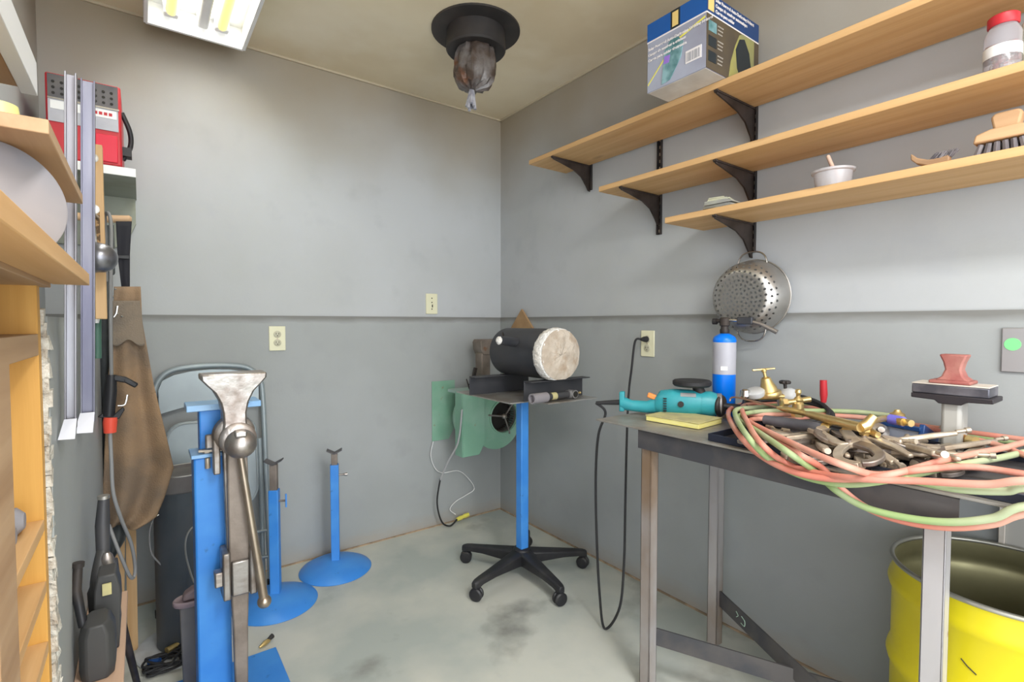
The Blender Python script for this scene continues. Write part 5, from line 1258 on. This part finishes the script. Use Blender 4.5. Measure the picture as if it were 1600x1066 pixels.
# mauve hand lamp / stand with a wire
q = Y(290, 930, -.75)
t = thing('mauve_foot_stand', 'mauve-topped grey stand with a looping wire, beside the tall canister', 'stand', (-1.765, -.64, 0.011))
bx = -1.720; by2 = -.72
zt = Y(290, 940, by2).z
b = M(); b.loft([[Vector((bx+.048*math.cos(a)*k, by2+.035*math.sin(a)*k, z)) for a in [2*PI*i/28 for i in range(28)]] for z, k in ((zt-.008, .95), (zt-.004, 1.0), (zt+.006, 1.0), (zt+.010, .93), (zt+.006, .8))]); b.build('tray_top', m_mauve, t)
b = M(); b.prism([(bx-.022, by2, zt+.008), (bx+.03, by2, zt+.008), (bx+.03, by2, zt+.045), (bx+.005, by2, zt+.040), (bx-.016, by2, zt+.028)], (0, -.02, 0), (0, .02, 0)); b.build('grip', m_mauve, t, bevel=.006)
b = M(); b.loft([[Vector((bx+x*k+.0, by2+y*k, z)) for x, y in ((-.03, -.02), (.03, -.02), (.03, .02), (-.03, .02))] for z, k in ((zt-.008, 1), (.011, .8))]); b.build('pedestal', m_cancap, t, bevel=.004)
M().tube(smoothpath([Vector((bx+.02, by2, zt+.04)), Y(301, 905, by2), Y(291, 870, by2), Y(290, 845, by2), Y(297, 828, by2), Y(310, 818, by2)]), .0028, 8).build('wire_loop', m_alu, t)

# cables on the floor
def heap(c, lab, n=5, seed=1):
    rnd = random.Random(seed); t = thing('cable_tangle', lab, 'cables', c); b = M()
    for k in range(n):
        ph = rnd.uniform(0, 6); P = []
        for i in range(9):
            a = ph+i*.8; r_ = rnd.uniform(.02, .055); P.append(c+Vector((math.cos(a)*r_*1.4, math.sin(a)*r_, .006+.008*k*.7+rnd.uniform(0, .006))))
        b.tube(smoothpath(P, 6), .004, 7)
    b.build('black_cables', m_rubber, t); return t
c = Z(262, 1052, 0)+Vector((0, .03, 0)); t = heap(c, 'tangle of black cables with blue and brass clamps on the floor at the lower left', 6, 4)
M().tube([c+Vector((-.05, .02, .03)), c+Vector((-.02, .0, .035))], .009, 10).build('blue_plug', m_navy, t)
M().tube([c+Vector((.0, .03, .045)), c+Vector((.05, .06, .045))], [.011, .007], 10).build('brass_clamp', m_brass, t)
M().bar(c+Vector((.03, .05, .04)), c+Vector((.08, .06, .05)), .02, .01).build('dark_jaw', m_blk, t)
c = Z(414, 1010, 0)
t = thing('brass_clip', 'small brass clip on the floor behind the blue floor plate', 'clip', c)
M().tube([c+Vector((-.02, -.01, .008)), c+Vector((.0, .0, .012)), c+Vector((.016, .01, .012))], [.004, .009, .007], 10).build('body', m_brass, t)
M().tube([c+Vector((.012, .008, .014)), c+Vector((.03, .02, .018))], [.006, .009], 10).build('end', m_blk, t)

# ================================================================ LEFT RACK (near the camera)
rx0, rx1 = -2.118, -1.945
t = thing('wooden_rack', 'wooden open-fronted rack with small shelves at the left edge, close to the camera', 'rack', (-2.03, -1.9, 0))
M().span((rx0, -1.622, 0), (rx1, -1.645, 1.24)).build('end_panel', m_ply, t, bevel=.001)
M().span((rx1-.030, -1.84, 0), (rx1, -1.93, 1.16)).build('front_upright', m_rackw, t, bevel=.002)
M().span((rx0, -1.645, 0), (rx0+.012, -2.30, 1.5)).build('back_panel', m_rackw, t)
for z in (.903, .815, .728, .64, .55):
    M().span((rx0+.012, -1.645, z-.016), (rx1, -2.25, z)).build('bin_shelf', m_pine, t, bevel=.001)
M().span((rx0+.012, -1.645, 1.135), (rx1, -2.25, 1.165)).build('middle_shelf', m_rackw, t, bevel=.001)
for z, ye in ((1.232, -2.25), (1.365, -1.76), (1.515, -2.25)):
    M().span((rx0+.012, -1.60, z), (-1.935 if z < 1.5 else -1.962, ye, z+.012)).build('upper_shelf', m_rackw, t, bevel=.001)
M().span((-1.935, -1.585, 1.238), (-1.892, -2.30, 1.256)).build('shelf_lip', m_pine, t, bevel=.001)
M().span((-1.945, -1.585, 1.362), (-1.897, -1.94, 1.376)).build('shelf_lip', m_rackw, t, bevel=.001)
M().span((-1.962, -1.585, 1.512), (-1.944, -2.30, 1.56)).build('shelf_lip', m_white, t, bevel=.001)
# knobs on shelf
for i, (u, v, lab) in enumerate(((40, 805, 'farther grey round-ended roll lying in the left rack'), (26, 835, 'nearer grey round-ended roll lying in the left rack'))):
    y = -1.70 if i == 0 else -1.76
    q = Vector((-1.965, y, .903+.019))
    b = M(); b.tube([q+Vector((-.08, 0, 0)), q, q+Vector((.008, 0, 0))], [.018, .018, .010], 20)
    tag(b.build('grey_roll', mat('grey_roll_rubber_%d' % i, (.22, .21, .23), .6, c2=(.32, .32, .35), scale=10)), lab, 'roll', 'grey rolls in the left rack')
q = Vector((-1.965, -1.72, 1.379))
tag(M().lathe([(.026, 0), (.027, .005), (.027, .05), (.02, .056), (.018, .07)], q, n=28).build('yellow_bottle', mat('pale_yellow_plastic', (.78, .74, .28), .4)), 'pale yellow bottle on the upper shelf of the left rack', 'bottle')
tag(M().tube([(-1.925, -1.70, 1.388), (-1.915, -1.68, 1.391), (-1.915, -1.66, 1.387)], [.010, .012, .009], 14).build('rubber_stopper', m_cable), 'dark grey stopper lying beside the yellow bottle on the left rack', 'stopper')
# round disc
dcn = CAM + (_fw + _R*((-5-800)/F) + _U*((533-312)/F))*.5
ax = Vector((.55, -.83, .05)).normalized()
tag(M().lathe([(.0, 0), (.057, 0), (.0585, .0012), (.0585, .003), (.057, .004), (.0, .004)], dcn, ax, 64).build('grinding_disc', m_disc), 'large pale grey round disc standing against the left rack shelves', 'disc')
